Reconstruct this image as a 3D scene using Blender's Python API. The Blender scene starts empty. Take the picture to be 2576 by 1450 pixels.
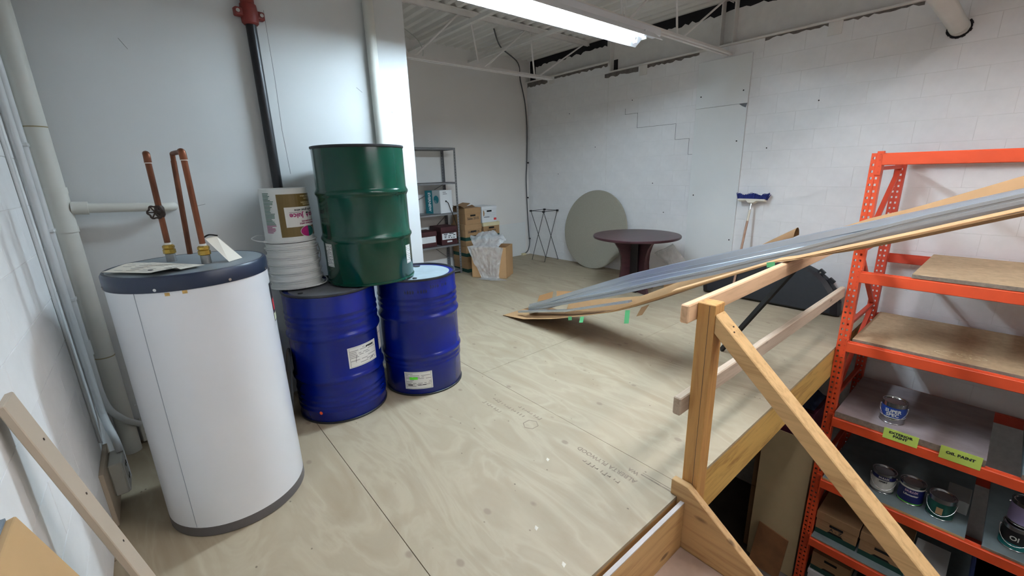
import bpy, bmesh, math, random
from mathutils import Vector, Matrix
random.seed(7)
SC = bpy.context.scene
COL = SC.collection
R = math.radians
# ---------------------------------------------------------------- camera
cam = bpy.data.cameras.new('camera'); camo = bpy.data.objects.new('camera', cam); COL.objects.link(camo)
PITCH, YAW, ROLL = 0.26763276, 0.69680842, 0.0286663
cam.sensor_width = 36.0; cam.lens = 36.0 * 1077.77 / 2576.0; cam.clip_start = 0.02
s_, c_ = math.sin, math.cos
fwd = Vector((s_(YAW)*c_(PITCH), c_(YAW)*c_(PITCH), -s_(PITCH)))
rgt = Vector((c_(YAW), -s_(YAW), 0)); dwn = fwd.cross(rgt)
r2 = rgt*c_(ROLL) + dwn*s_(ROLL); d2 = dwn*c_(ROLL) - rgt*s_(ROLL)
m = Matrix.Identity(4)
for i in range(3):
    m[i][0] = r2[i]; m[i][1] = -d2[i]; m[i][2] = -fwd[i]
m[2][3] = 1.58
camo.matrix_world = m
SC.camera = camo
# ---------------------------------------------------------------- world, exposure
w = bpy.data.worlds.new('world'); SC.world = w; w.use_nodes = True
w.node_tree.nodes['Background'].inputs[0].default_value = (0.8, 0.85, 0.9, 1)
w.node_tree.nodes['Background'].inputs[1].default_value = 0.15
SC.view_settings.view_transform = 'Standard'; SC.view_settings.look = 'None'
SC.view_settings.gamma = 1.0; SC.view_settings.use_curve_mapping = False
SC.view_settings.exposure = 0.95
TUBE = 76.0            # emission of the fluorescent tubes
# ---------------------------------------------------------------- materials
def lin(c):
    return tuple((x/255/12.92 if x/255 <= .04045 else ((x/255+.055)/1.055)**2.4) for x in c)
MATS = {}
def nodes(name):
    mt = bpy.data.materials.new(name); mt.use_nodes = True
    nt = mt.node_tree; return mt, nt, nt.nodes['Principled BSDF']
def N(nt, t, **kw):
    n = nt.nodes.new(t)
    for k, v in kw.items(): setattr(n, k, v)
    return n
def coords(nt, scale=(1,1,1)):
    tc = N(nt, 'ShaderNodeTexCoord'); mp = N(nt, 'ShaderNodeMapping')
    mp.inputs['Scale'].default_value = scale
    nt.links.new(tc.outputs['Object'], mp.inputs['Vector']); return mp.outputs['Vector']
def noise(nt, vec, scale, detail=4, rough=.55, dist=0):
    n = N(nt, 'ShaderNodeTexNoise'); n.inputs['Scale'].default_value = scale
    n.inputs['Detail'].default_value = detail; n.inputs['Roughness'].default_value = rough
    n.inputs['Distortion'].default_value = dist
    nt.links.new(vec, n.inputs['Vector']); return n.outputs['Fac']
def ramp(nt, fac, stops):
    r = N(nt, 'ShaderNodeValToRGB'); e = r.color_ramp.elements
    while len(e) < len(stops): e.new(.5)
    for i, (p, c) in enumerate(stops):
        e[i].position = p; e[i].color = (*c, 1)
    nt.links.new(fac, r.inputs['Fac']); return r.outputs['Color']
def mix(nt, fac, a, b, blend='MIX'):
    x = N(nt, 'ShaderNodeMix', data_type='RGBA', blend_type=blend)
    for s, v in ((0, fac), (6, a), (7, b)):
        if hasattr(v, 'is_output'): nt.links.new(v, x.inputs[s])
        elif s == 0: x.inputs[0].default_value = v
        else: x.inputs[s].default_value = (*v, 1)
    return x.outputs[2]
def bumpit(nt, bs, h, strength, dist=.002):
    b = N(nt, 'ShaderNodeBump'); b.inputs['Strength'].default_value = strength; b.inputs['Distance'].default_value = dist
    nt.links.new(h, b.inputs['Height']); nt.links.new(b.outputs['Normal'], bs.inputs['Normal'])
def mat(name, c, rough=.6, metal=0.0, var=.07, scale=6, stretch=(1,1,1), bump=0, bscale=80, coat=0.0, spec=.5):
    if name in MATS: return MATS[name]
    mt, nt, bs = nodes(name); c = lin(c)
    v = coords(nt, stretch)
    col = ramp(nt, noise(nt, v, scale), [(.3, tuple(x*(1-var) for x in c)), (.7, tuple(min(1, x*(1+var)) for x in c))])
    nt.links.new(col, bs.inputs['Base Color'])
    bs.inputs['Roughness'].default_value = rough; bs.inputs['Metallic'].default_value = metal
    bs.inputs['Coat Weight'].default_value = coat; bs.inputs['Coat Roughness'].default_value = .12
    bs.inputs['Specular IOR Level'].default_value = spec
    if bump: bumpit(nt, bs, noise(nt, v, bscale, 3), bump)
    MATS[name] = mt; return mt
def wood(name, c, dark, axis=0, rough=.6, knots=True, grain=22):
    if name in MATS: return MATS[name]
    mt, nt, bs = nodes(name); c = lin(c); dark = lin(dark)
    st = [grain]*3; st[axis] = 1.6
    v = coords(nt, tuple(st))
    g = noise(nt, v, 1.6, 5, .6, .6)
    col = ramp(nt, g, [(.28, dark), (.5, c), (.75, tuple(min(1, x*1.12) for x in c))])
    if knots:
        st2 = [9]*3; st2[axis] = 3.2
        vo = N(nt, 'ShaderNodeTexVoronoi'); nt.links.new(coords(nt, tuple(st2)), vo.inputs['Vector']); vo.inputs['Scale'].default_value = 1.0
        k = ramp(nt, vo.outputs['Distance'], [(.10, (1,1,1)), (.17, (0,0,0))])
        col = mix(nt, k, col, tuple(x*.45 for x in dark))
    nt.links.new(col, bs.inputs['Base Color']); bs.inputs['Roughness'].default_value = rough
    bumpit(nt, bs, g, .15)
    MATS[name] = mt; return mt
def plywood(name):
    mt, nt, bs = nodes(name)
    base, pale, dk = lin((168,153,129)), lin((176,162,138)), lin((160,143,118))
    tc = N(nt, 'ShaderNodeTexCoord')
    def mp(sc, loc=(0,0,0)):
        q = N(nt, 'ShaderNodeMapping'); q.inputs['Scale'].default_value = sc; q.inputs['Location'].default_value = loc
        nt.links.new(tc.outputs['Object'], q.inputs['Vector']); return q.outputs['Vector']
    cath = noise(nt, mp((4, 1.1, 1)), 1.0, 5, .5, 1.6)           # cathedral veneer figure
    col = ramp(nt, cath, [(.3, dk), (.46, base), (.53, pale), (.6, base), (.8, pale)])
    streak = noise(nt, mp((70, 5, 1)), 1.0, 4, .7)
    col = mix(nt, ramp(nt, streak, [(.66, (0,0,0)), (.8, (.35,.35,.35))]), col, lin((142,122,98)))
    st = noise(nt, mp((1,1,1)), 1.3, 5, .6)                          # broad greyish traffic dirt
    col = mix(nt, ramp(nt, st, [(.45, (0,0,0)), (.75, (.35,.35,.35))]), col, lin((156,144,120)))
    vo = N(nt, 'ShaderNodeTexVoronoi'); vo.inputs['Scale'].default_value = 1.0
    nt.links.new(mp((5.2, 3.6, 0), (.3,.1,0)), vo.inputs['Vector'])
    kn = ramp(nt, vo.outputs['Distance'], [(.06, (.55,.55,.55)), (.10, (0,0,0))])
    col = mix(nt, kn, col, lin((126,108,94)))
    vo2 = N(nt, 'ShaderNodeTexVoronoi'); vo2.inputs['Scale'].default_value = 1.0
    nt.links.new(mp((11, 8, 0), (.7,.2,0)), vo2.inputs['Vector'])
    col = mix(nt, ramp(nt, vo2.outputs['Distance'], [(.03, (.8,.8,.8)), (.06, (0,0,0))]), col, lin((95,80,68)))
    nt.links.new(col, bs.inputs['Base Color'])
    bs.inputs['Roughness'].default_value = .62
    bumpit(nt, bs, streak, .12, .001)
    return mt
def emit(name, c, strength):
    mt = bpy.data.materials.new(name); mt.use_nodes = True; nt = mt.node_tree
    bs = nt.nodes['Principled BSDF']; bs.inputs['Base Color'].default_value = (.9,.9,.9,1)
    bs.inputs['Emission Color'].default_value = (*c, 1); bs.inputs['Emission Strength'].default_value = strength
    return mt
def film(name, alpha=.45, tint=(225,228,232)):
    mt, nt, bs = nodes(name)
    v = coords(nt); n1 = noise(nt, v, 7, 4, .6, 1.2)
    bs.inputs['Base Color'].default_value = (*lin(tint), 1); bs.inputs['Roughness'].default_value = .12
    a = ramp(nt, n1, [(.35, (alpha*.7,)*3), (.6, (alpha,)*3), (.74, (min(1, alpha*1.5),)*3)])
    nt.links.new(a, bs.inputs['Alpha']); bumpit(nt, bs, n1, .35, .008)
    return mt
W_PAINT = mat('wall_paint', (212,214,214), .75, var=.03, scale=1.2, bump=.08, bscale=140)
W_PANEL = mat('white_panel', (232,233,232), .6, var=.02, scale=2)
W_BACK  = mat('back_wall_paint', (236,232,228), .8, var=.03, scale=1.0, bump=.06, bscale=150)
W_BLOCK = mat('painted_block', (238,236,236), .75, var=.03, scale=9, bump=.35, bscale=120)
W_BLOCKL= mat('painted_block_left', (238,239,239), .75, var=.03, scale=9, bump=.35, bscale=120)
JOINT   = mat('mortar_paint', (228,226,224), .85, var=.08, scale=20)
CONC    = mat('concrete', (96,90,84), .9, var=.15, scale=3, bump=.2)
DECKM   = mat('ceiling_paint', (230,226,221), .8, var=.05, scale=2)
STEELW  = mat('painted_steel', (232,228,224), .6, var=.05, scale=8)
BLACKST = mat('unpainted_steel', (20,18,24), .8, var=.3, scale=8)
GREYST  = mat('paint_gap_grey', (112,104,100), .85, var=.3, scale=14)  # grey of the torn gaps in the paint below the beam flange
PLY     = plywood('plywood_floor'); MATS['plywood_floor'] = PLY
PLYEDGE = wood('plywood_edge', (168,140,100), (120,95,62), 0, .7, False)
LVL     = wood('lvl_edge', (205,166,92), (160,118,55), 0, .6, False, 14)
W_POST  = wood('post_wood', (196,148,86), (172,122,66), 2, .55)
W_RAIL  = wood('rail_wood', (222,184,146), (200,158,118), 0, .6)
W_RAILG = wood('rail_wood_grey', (186,168,148), (160,140,120), 0, .65)
W_HAND  = wood('handrail_wood', (212,174,120), (186,146,94), 1, .6)
W_STAIR = wood('stair_wood', (196,158,108), (168,128,80), 1, .6)
W_RISER = wood('riser_wood', (200,160,106), (172,130,80), 0, .6)
TREADM  = mat('tread_paint', (170,145,128), .7, var=.15, scale=7)
BEIGE   = mat('beige_board', (184,168,148), .55, var=.04, scale=5)
TANB    = mat('tan_board', (196,160,112), .5, var=.05, scale=4)
BLUEB   = mat('blue_grey_edge', (120,132,142), .6)
WHITEM  = mat('heater_white', (226,229,234), .28, var=.015, scale=2, coat=.3)
NAVY    = mat('heater_navy', (30,41,64), .35, var=.05)
LIDGREY = mat('heater_lid_grey', (120,130,136), .4, var=.1, scale=5)
BASEG   = mat('heater_base_grey', (92,88,88), .5, var=.1)
COPPER  = mat('copper', (108,64,42), .45, .6, var=.5, scale=14, stretch=(1,1,.35))
BRASS   = mat('brass', (176,146,70), .35, .8, var=.2, scale=30)
GALV    = mat('galvanised', (150,152,152), .42, .8, var=.15, scale=30)
SOLDER  = mat('white_tape', (220,218,210), .6)
DARKIRON= mat('dark_iron', (58,46,40), .55, .5, var=.2)
PAPER   = mat('paper', (224,219,206), .7, var=.03)
INK     = mat('ink', (40,40,46), .7)
INKG    = mat('ink_grey', (110,110,112), .7)
PVC     = mat('painted_pipe', (205,204,196), .55, var=.05, scale=3)
CONDUIT = mat('painted_conduit', (206,208,208), .5, var=.04)
CABLEB  = mat('blue_cable', (30,70,84), .5)
BLKPIPE = mat('black_pipe', (14,15,20), .38, var=.2, scale=10)
REDFIT  = mat('red_coupling', (120,36,28), .5, var=.2)
BOLT    = mat('zinc_bolt', (200,200,200), .25, .9)
BLUE    = mat('drum_blue', (0,22,116), .26, var=.06, scale=3, coat=.15, spec=.35)
GREEN   = mat('drum_green', (0,62,46), .2, var=.05, scale=3, coat=.25, spec=.4)
GREENI  = mat('drum_inside', (34,48,42), .6)
LIDB    = mat('drum_lid_light', (150,164,170), .45, var=.12, scale=9)
LIDD    = mat('drum_lid_dusty', (104,106,112), .6, var=.2, scale=10)
CHIME   = mat('chime_black', (38,40,44), .45, var=.3, scale=20)
STICK   = mat('sticker_white', (226,226,222), .5, var=.02)
LIME    = mat('sticker_green', (100,230,50), .5)
ORDOT   = mat('sticker_orange', (236,84,40), .5)
BUCKET  = mat('bucket_plastic', (220,222,220), .4, var=.02)
LBLBRN  = mat('label_bronze', (112,92,44), .45, var=.06)
MAGENTA = mat('print_magenta', (164,26,104), .5, var=.15, scale=40)
TEALP   = mat('print_teal', (30,98,92), .5, var=.25, scale=40)
PRGREEN = mat('print_green', (34,96,74), .6)
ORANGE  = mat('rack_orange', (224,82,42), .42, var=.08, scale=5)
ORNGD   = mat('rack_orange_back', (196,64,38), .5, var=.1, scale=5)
PARTB   = mat('particle_board', (186,160,126), .75, var=.14, scale=22)
PARTE   = mat('particle_edge', (130,118,104), .85, var=.2, scale=50)
DUSTB   = mat('dusty_board', (146,134,136), .85, var=.22, scale=7, stretch=(1,.5,1))
GREYBL  = mat('blue_grey_board', (112,126,130), .7, var=.12, scale=8)
DARKB   = mat('dark_board', (60,52,50), .8, var=.2)
YGREEN  = mat('sign_green', (204,226,104), .6, var=.02)
CARD    = mat('cardboard', (190,150,106), .8, var=.05, scale=5)
CARDD   = mat('cardboard_dark', (126,92,58), .85, var=.08, scale=5)  # dark cardboard; on the sleeve bottom it stands for interior shade
KRAFT   = mat('kraft_box', (164,128,90), .8, var=.05, scale=6)
DKGREEN = mat('box_green_band', (18,66,56), .7)
MAROON  = mat('box_maroon', (66,28,32), .6, var=.12, scale=9)
CREAM   = mat('box_cream', (216,204,164), .7)
WHITEB  = mat('box_white', (222,224,226), .6, var=.02)
TEALB   = mat('box_teal', (20,110,120), .55)
GREYB   = mat('box_grey', (160,163,163), .6)
BLACKH  = mat('black_hole', (12,11,11), .9)
ALU     = mat('aluminium', (206,212,220), .3, .8, var=.02, scale=2, stretch=(1,.1,1))
ALUD    = mat('aluminium_grey', (178,181,184), .38, .6, var=.02, scale=2, stretch=(1,.1,1))
TAPE    = mat('green_tape', (92,176,116), .6)
TABLEM  = wood('table_mahogany', (66,36,43), (46,23,29), 0, .35, False, 10)
DISC    = mat('grey_felt', (156,150,136), .9, var=.05, scale=60)
BLKPL   = mat('black_plastic', (20,20,26), .5, var=.15, scale=20, bump=.2, bscale=200)
WIRE    = mat('black_wire', (26,26,30), .45)
SHELFST = mat('shelf_steel', (132,132,134), .5, .35, var=.08, scale=12)
CORDG   = mat('grey_cord', (84,84,86), .6)
BRISTLE = mat('bristle_blue', (28,40,110), .85, var=.25, scale=50)
BROOMW  = wood('broom_handle', (178,140,118), (150,108,88), 2, .5, False)
CREAMP  = mat('broom_block', (222,212,196), .55)
FILM    = film('plastic_film', .55)
BAGM    = film('zip_bag_film', .6, (235,236,238))
SCUFF   = mat('scuff', (122,126,130), .8)
CRACKM  = mat('crack_dark', (70,68,70), .9)
LTBLUE  = mat('pale_blue_bin', (120,146,170), .5)
DENIM   = mat('blue_denim', (46,58,92), .9, var=.3, scale=9)
PURPLE  = mat('purple_carton', (92,32,56), .6, var=.15, scale=8)
BROWNST = mat('stained_board', (128,86,52), .6, var=.25, scale=5)
DIRTYW  = mat('dirty_white', (196,188,184), .8, var=.1)
CANTIN  = mat('tin', (178,180,182), .22, .95, var=.06)
CANBLUE = mat('can_blue', (30,62,140), .4)
CANNAVY = mat('can_navy', (28,34,96), .4)
CANWHT  = mat('can_white', (214,214,206), .45)
CANGRN  = mat('can_green', (16,70,60), .4)
CANTEAL = mat('can_teal', (24,124,122), .4)
CANBLK  = mat('can_black', (26,26,28), .4)
PINK    = mat('paint_drip_pink', (214,178,196), .5)
SHEETK  = mat('sheet_khaki', (196,174,134), .7, var=.04)
FIXT    = mat('fixture_white', (226,228,232), .35, var=.01)
TUBEM   = emit('tube_glow', (.69,.87,1.0), TUBE)
TUBEM2  = emit('tube_glow_old', (.97,.97,1.0), TUBE*.33)
TUBEM3  = emit('tube_glow_fill', (1.0,.97,.93), TUBE*.60)      # tubes of the added fill light, out of view
# ---------------------------------------------------------------- mesh helpers
OFF = {}
def empty(name, loc, label, cat, group=None, kind=None):
    o = bpy.data.objects.new(name, None); COL.objects.link(o); o.location = loc; o.empty_display_size = .1
    OFF[o] = Vector(loc); tag(o, label, cat, group, kind); return o
def tag(o, label=None, cat=None, group=None, kind=None):
    if label: o['label'] = label
    if cat: o['category'] = cat
    if group: o['group'] = group
    if kind: o['kind'] = kind
    return o
def V(*a): return Vector(a)
class MB:
    def __init__(s): s.v = []; s.f = []
    def add(s, vs, fs):
        n = len(s.v); s.v += [Vector(p) for p in vs]; s.f += [tuple(i+n for i in f) for f in fs]; return s
    def box(s, x0, x1, y0, y1, z0, z1):
        return s.add([(x0,y0,z0),(x1,y0,z0),(x1,y1,z0),(x0,y1,z0),(x0,y0,z1),(x1,y0,z1),(x1,y1,z1),(x0,y1,z1)],
                     [(0,3,2,1),(4,5,6,7),(0,1,5,4),(1,2,6,5),(2,3,7,6),(3,0,4,7)])
    def obox(s, c, ax, ay, az):           # centre + half-axis vectors
        c, ax, ay, az = map(Vector, (c, ax, ay, az)); vs = []
        for k in (-1, 1):
            for a, b in ((-1,-1),(1,-1),(1,1),(-1,1)): vs.append(c+ax*a+ay*b+az*k)
        fs = [(0,3,2,1),(4,5,6,7),(0,1,5,4),(1,2,6,5),(2,3,7,6),(3,0,4,7)]
        if ax.cross(ay).dot(az) < 0: fs = [tuple(reversed(f)) for f in fs]
        return s.add(vs, fs)
    def bar(s, p, q, w, h, up=(0,0,1)):
        p, q = Vector(p), Vector(q); d = (q-p); L = d.length; d.normalize()
        sd = d.cross(Vector(up)).normalized(); u = sd.cross(d).normalized()
        return s.obox((p+q)/2, d*L/2, sd*w/2, u*h/2)
    def tube(s, pts, r, n=12, cap=True):
        pts = [Vector(p) for p in pts]; k = len(pts); rs = r if isinstance(r, (list, tuple)) else [r]*k
        t0 = (pts[1]-pts[0]).normalized(); a = Vector((0,0,1)) if abs(t0.z) < .9 else Vector((1,0,0))
        nrm = t0.cross(a).normalized(); vs = []; fs = []
        for i in range(k):
            t = (pts[min(i+1,k-1)]-pts[max(i-1,0)]).normalized()
            nrm = (nrm - t*nrm.dot(t)).normalized(); b = t.cross(nrm)
            for j in range(n):
                an = 2*math.pi*j/n; vs.append(pts[i]+(nrm*math.cos(an)+b*math.sin(an))*rs[i])
        for i in range(k-1):
            for j in range(n):
                a0 = i*n+j; a1 = i*n+(j+1) % n; fs.append((a0, a1, a1+n, a0+n))
        if cap: fs.append(tuple(reversed(range(n)))); fs.append(tuple(range((k-1)*n, k*n)))
        return s.add(vs, fs)
    def lathe(s, cx, cy, prof, n=40, cap0=True, cap1=True):
        vs = []; fs = []
        for r, z in prof:
            for j in range(n):
                an = 2*math.pi*j/n; vs.append((cx+r*math.cos(an), cy+r*math.sin(an), z))
        for i in range(len(prof)-1):
            for j in range(n):
                a0 = i*n+j; a1 = i*n+(j+1) % n; fs.append((a0, a1, a1+n, a0+n))
        if cap0: fs.append(tuple(reversed(range(n))))
        if cap1: fs.append(tuple(range((len(prof)-1)*n, len(prof)*n)))
        return s.add(vs, fs)
    def prism(s, poly, ext):              # 3-D polygon loop swept by vector
        poly = [Vector(p) for p in poly]; ext = Vector(ext); n = len(poly)
        nm = sum(((poly[i]-poly[0]).cross(poly[(i+1) % n]-poly[0]) for i in range(n)), Vector())
        if nm.dot(ext) > 0: poly = list(reversed(poly))
        return s.add(poly+[p+ext for p in poly], [tuple(range(n)), tuple(reversed(range(n, 2*n)))] +
                     [(i, i+n, (i+1) % n+n, (i+1) % n) for i in range(n)])
    def grid(s, fn, nu, nv):
        vs = [fn(i/nu, j/nv) for j in range(nv+1) for i in range(nu+1)]
        fs = [(j*(nu+1)+i, j*(nu+1)+i+1, (j+1)*(nu+1)+i+1, (j+1)*(nu+1)+i) for j in range(nv) for i in range(nu)]
        return s.add(vs, fs)
    def cylpatch(s, cx, cy, r, a0, a1, z0, z1, n=12, r1=None, t=.0008):
        r1 = r if r1 is None else r1
        def P(u, v, e): 
            a = R(a0+(a1-a0)*u); rr = r+(r1-r)*v+e; return (cx+rr*math.cos(a), cy+rr*math.sin(a), z0+(z1-z0)*v)
        s.grid(lambda u, v: P(u, v, t), n, 1); return s
    def build(s, name, m, parent=None, smooth=False, bevel=0, origin=None, angle=35, seg=1):
        if parent is not None: o0 = OFF[parent]
        elif origin is not None: o0 = Vector(origin)
        else:
            xs = [p.x for p in s.v]; ys = [p.y for p in s.v]; zs = [p.z for p in s.v]
            o0 = V((min(xs)+max(xs))/2, (min(ys)+max(ys))/2, min(zs))
        me = bpy.data.meshes.new(name); me.from_pydata([tuple(p-o0) for p in s.v], [], s.f); me.validate()
        if bevel:
            bm = bmesh.new(); bm.from_mesh(me)
            bmesh.ops.bevel(bm, geom=[e for e in bm.edges if len(e.link_faces) == 2 and e.calc_face_angle() > .5], offset=bevel, segments=seg, affect='EDGES', profile=.5)
            bm.to_mesh(me); bm.free()
        if smooth or bevel:
            for p in me.polygons: p.use_smooth = True
            me.set_sharp_from_angle(angle=R(angle))
        if m: me.materials.append(m)
        o = bpy.data.objects.new(name, me); COL.objects.link(o)
        if parent is not None: o.parent = parent; OFF[o] = o0
        else: o.location = o0; OFF[o] = o0
        return o
def share(src, name, parent, world):     # a linked copy of a mesh at a world position
    o = bpy.data.objects.new(name, src); COL.objects.link(o); o.parent = parent; o.location = Vector(world)-OFF[parent]; OFF[o] = OFF[parent]; return o
TEXT_CACHE = {}
def text(st, size, name, m, parent, fn, bold=0.0, align='CENTER', squeeze=1.0):
    """lettering as a thin mesh; fn(x, y) -> world point"""
    cu = bpy.data.curves.new('t', 'FONT'); cu.body = st; cu.size = size; cu.align_x = align; cu.align_y = 'CENTER'
    cu.resolution_u = 2; cu.offset = bold; cu.fill_mode = 'FRONT'
    ob = bpy.data.objects.new('t', cu); COL.objects.link(ob)
    dg = bpy.context.evaluated_depsgraph_get()
    me = bpy.data.meshes.new_from_object(ob.evaluated_get(dg)); bpy.data.objects.remove(ob); bpy.data.curves.remove(cu)
    b = MB(); b.v = [Vector(fn(v.co.x*squeeze, v.co.y)) for v in me.vertices]; b.f = [tuple(p.vertices) for p in me.polygons]
    bpy.data.meshes.remove(me)
    return b.build(name, m, parent)
def planar(o, ux, uy):
    o, ux, uy = Vector(o), Vector(ux).normalized(), Vector(uy).normalized(); n = ux.cross(uy)*.0012
    return lambda x, y: o+ux*x+uy*y+n
def cylmap(cx, cy, r, a0, z0, flip=1, dr=lambda y: 0):
    def f(x, y):
        x, y = x*flip, y*flip; rr = r+dr(y)+.0016; a = R(a0)+x/rr
        return (cx+rr*math.cos(a), cy+rr*math.sin(a), z0+y)
    return f
def one(b, name, m, label, cat, group=None, **k):
    return tag(b.build(name, m, **k), label, cat, group)
# ---------------------------------------------------------------- key dimensions (metres)
LX, RX, PY, PX, BY, EY, TOP, GZ = -.39, 5.6, 3.34, 1.789, 6.12, .853, 3.42, -2.65
# ================================================================ the room
def struct(b, name, m, **k): return tag(b.build(name, m, **k), kind='structure')
struct(MB().box(LX-.06, RX+.1, -5, BY+.1, GZ-.1, GZ), 'floor_lower', CONC)
fl = struct(MB().box(LX, RX, EY+.046, BY, -.29, -.0185), 'floor', PLYEDGE)
XS = [LX, .60, 1.83, 3.10, 4.32, RX]; YC = [[EY, 3.29, 5.6, BY], [EY, 3.29, 5.6, BY], [EY, 2.6, 5.0, BY], [EY, 2.12, 4.56, BY], [EY, 3.0, 5.4, BY]]
for i in range(5):
    g0 = .0015 if i else 0; g1 = .0022 if i == 0 else .0012
    for j in range(3):
        MB().box(XS[i]+g0, XS[i+1]-g1, YC[i][j]+(.001 if j else 0), YC[i][j+1]-.001, -.018, 0).build('plywood_sheet', PLY, fl)
MB().box(1.83, RX-.02, EY, EY+.045, -.29, -.0185).build('edge_beam', LVL, fl)
MB().box(LX, 1.775, EY, EY+.045, -.29, -.0185).build('edge_beam', W_RISER, fl)
# stamped lettering on the plywood, read along +Y
def floor_text(st, size, x, y, bold=.001):
    t = text(st, size, 'ink_stamp', STAMP, fl, lambda a, b: (x-b, y+a, .0007), bold); return t
STAMP = mat('stamp_ink', (138,124,108), .8, var=.25, scale=30)
floor_text('ALBERTA PLYWOOD', .042, 1.675, 1.24); floor_text('WA', .036, 1.735, 1.10)
b = MB(); rr = random.Random(9)
for x0, y0, n_ in ((1.61, 1.10, 9), (1.66, 1.90, 12), (1.72, 1.80, 8), (1.58, 2.05, 7)):
    for q in range(n_):
        yy = y0+.028*q; L = rr.uniform(.010, .03)
        b.box(x0-L/2, x0+L/2, yy, yy+.006, 0, .0006)
        if rr.random() < .6: b.box(x0-L/2, x0-L/2+.005, yy, yy+.02, 0, .0006)
b.build('ink_stamp', STAMP, fl)
b = MB().box(1.742, 1.75, .88, 1.06, 0, .0006); b.box(1.760, 1.764, .88, 1.06, 0, .0006); b.build('ink_stamp', STAMP, fl)
b = MB()
for k in range(6):
    a0, a1 = k*math.pi/3, (k+1)*math.pi/3
    b.bar((1.63+.05*math.cos(a0), 1.80+.05*math.sin(a0), .0003), (1.63+.05*math.cos(a1), 1.80+.05*math.sin(a1), .0003), .005, .0006)
b.build('ink_stamp', STAMP, fl)
# ceiling: corrugated steel deck, flutes along Y
prof = []; x = LX-.06
while x < RX+.15:
    prof += [(x, TOP), (x+.05, TOP), (x+.075, TOP+.038), (x+.127, TOP+.038)]; x += .152
struct(MB().grid(lambda u, v: (prof[round(u*(len(prof)-1))][0], -5+(BY+5.1)*v, prof[round(u*(len(prof)-1))][1]), len(prof)-1, 1), 'ceiling', DECKM)
# plastered walls
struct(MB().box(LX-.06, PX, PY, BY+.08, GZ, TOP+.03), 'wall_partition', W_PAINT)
wb = struct(MB().box(PX, RX+.1, BY, BY+.08, GZ, TOP+.03), 'wall_back', W_BACK)
MB().box(4.87, 5.495, BY-.008, BY, 0.002, .628).build('patch_panel', W_PANEL, wb, bevel=.002)
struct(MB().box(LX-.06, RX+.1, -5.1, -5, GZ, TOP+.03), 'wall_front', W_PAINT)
wp = bpy.data.objects['wall_partition']
b = MB()
for sx, sz, dx, dz in ((.07, 2.33, .03, -.05), (.86, 1.5, .05, .004), (1.36, 2.2, .04, -.03), (1.30, 1.62, .02, -.04), (.25, 1.42, .05, .01), (1.62, 2.05, .006, -.01)):
    b.bar((sx, PY-.0006, sz), (sx+dx, PY-.0006, sz+dz), .0012, .002)
b.build('scuff_mark', SCUFF, wp)
b = MB().tube([(.815, PY, 2.6), (.818, PY, 2.2), (.812, PY, 1.9), (.822, PY, 1.6)], .0012, 5); b.build('hairline_crack', SCUFF, wp)
# block walls: every visible block is a piece
BLK = {}
def blockwall(root, X, face, y0, y1, z0, zoff, rows, ymin_fn, name, m):
    """face=+1: wall surface looks to -X (right wall); -1: looks to +X"""
    for k in range(rows):
        za, zb = zoff+.2*k, zoff+.2*(k+1)
        ylo, yhi, ztop = ymin_fn(za, zb)
        zb2 = min(zb, ztop); za2 = max(za, z0)
        if zb2-za2 < .02 or yhi-ylo < .05: continue
        y = math.floor((ylo-.2*(k % 2))/.4)*.4+.2*(k % 2)
        while y < yhi:
            a, c = max(y, ylo), min(y+.4, yhi); y += .4
            if c-a < .03: continue
            key = (round(c-a, 3), round(zb2-za2, 3), face)
            if key not in BLK:
                w_, h_ = (c-a)/2-.0013, (zb2-za2)-.0013
                q = MB().box(-.004, .004, -w_, w_, .0013, h_)
                t = q.build('block', m, origin=(0,0,0), bevel=.001); BLK[key] = t.data; bpy.data.objects.remove(t)
            share(BLK[key], 'block', root, (X+.003*face+random.uniform(-.0005, .0005), (a+c)/2, za2))
wr = struct(MB().box(RX+.0012, RX+.1, -5, BY, GZ, 2.92).box(RX+.0012, RX+.1, 4.3, BY, 2.92, 3.06), 'wall_right', JOINT)
def lim_r(za, zb):
    if zb <= .05: return (-.5, EY, 9)
    if za > 2.80: return (-.4, BY, 3.06) if za < 2.9 else (4.33, BY, 3.06)
    return (-.4, BY, 9)
def lim_rt(za, zb):
    a = lim_r(za, zb)
    return (a[0], a[1], 3.06 if a[0] > 4 else 2.92)
blockwall(wr, RX, 1, 0, 0, -.68, -.68, 19, lim_rt, 'block', W_BLOCK)
wl = struct(MB().box(LX-.06, LX-.0012, -5, PY, GZ, TOP+.03), 'wall_left', JOINT)
blockwall(wl, LX, -1, 0, 0, 0, .09-.2, 18, lambda za, zb: (1.0, PY, TOP), 'block', W_BLOCKL)
# settlement crack stepping through the joints, control joint, anchor holes
cr = [(4.01,2.40),(4.01,2.32),(3.8,2.32),(3.8,2.12),(3.2,2.12),(3.2,1.92),(3.0,1.92),(3.0,1.72),(2.94,1.72)]
b = MB()
for (a0, a1), (c0, c1) in zip(cr, cr[1:]): b.bar((RX-.0015, a0, a1), (RX-.0015, c0, c1), .003, .004, (1,0,0))
b.build('step_crack', CRACKM, wr)
MB().box(RX-.0025, RX+.003, 4.325, 4.333, 0, 2.92).build('control_joint', JOINT, wr)
b = MB()
for y, z in ((1.6,2.2),(3.9,2.5),(5.1,2.45),(4.55,1.9),(3.5,1.35),(5.35,1.5),(2.05,1.75),(3.3,.95)): b.tube([(RX-.003,y,z),(RX+.002,y,z)], .007, 8)
b.build('anchor_hole', BLACKH, wr)
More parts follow.
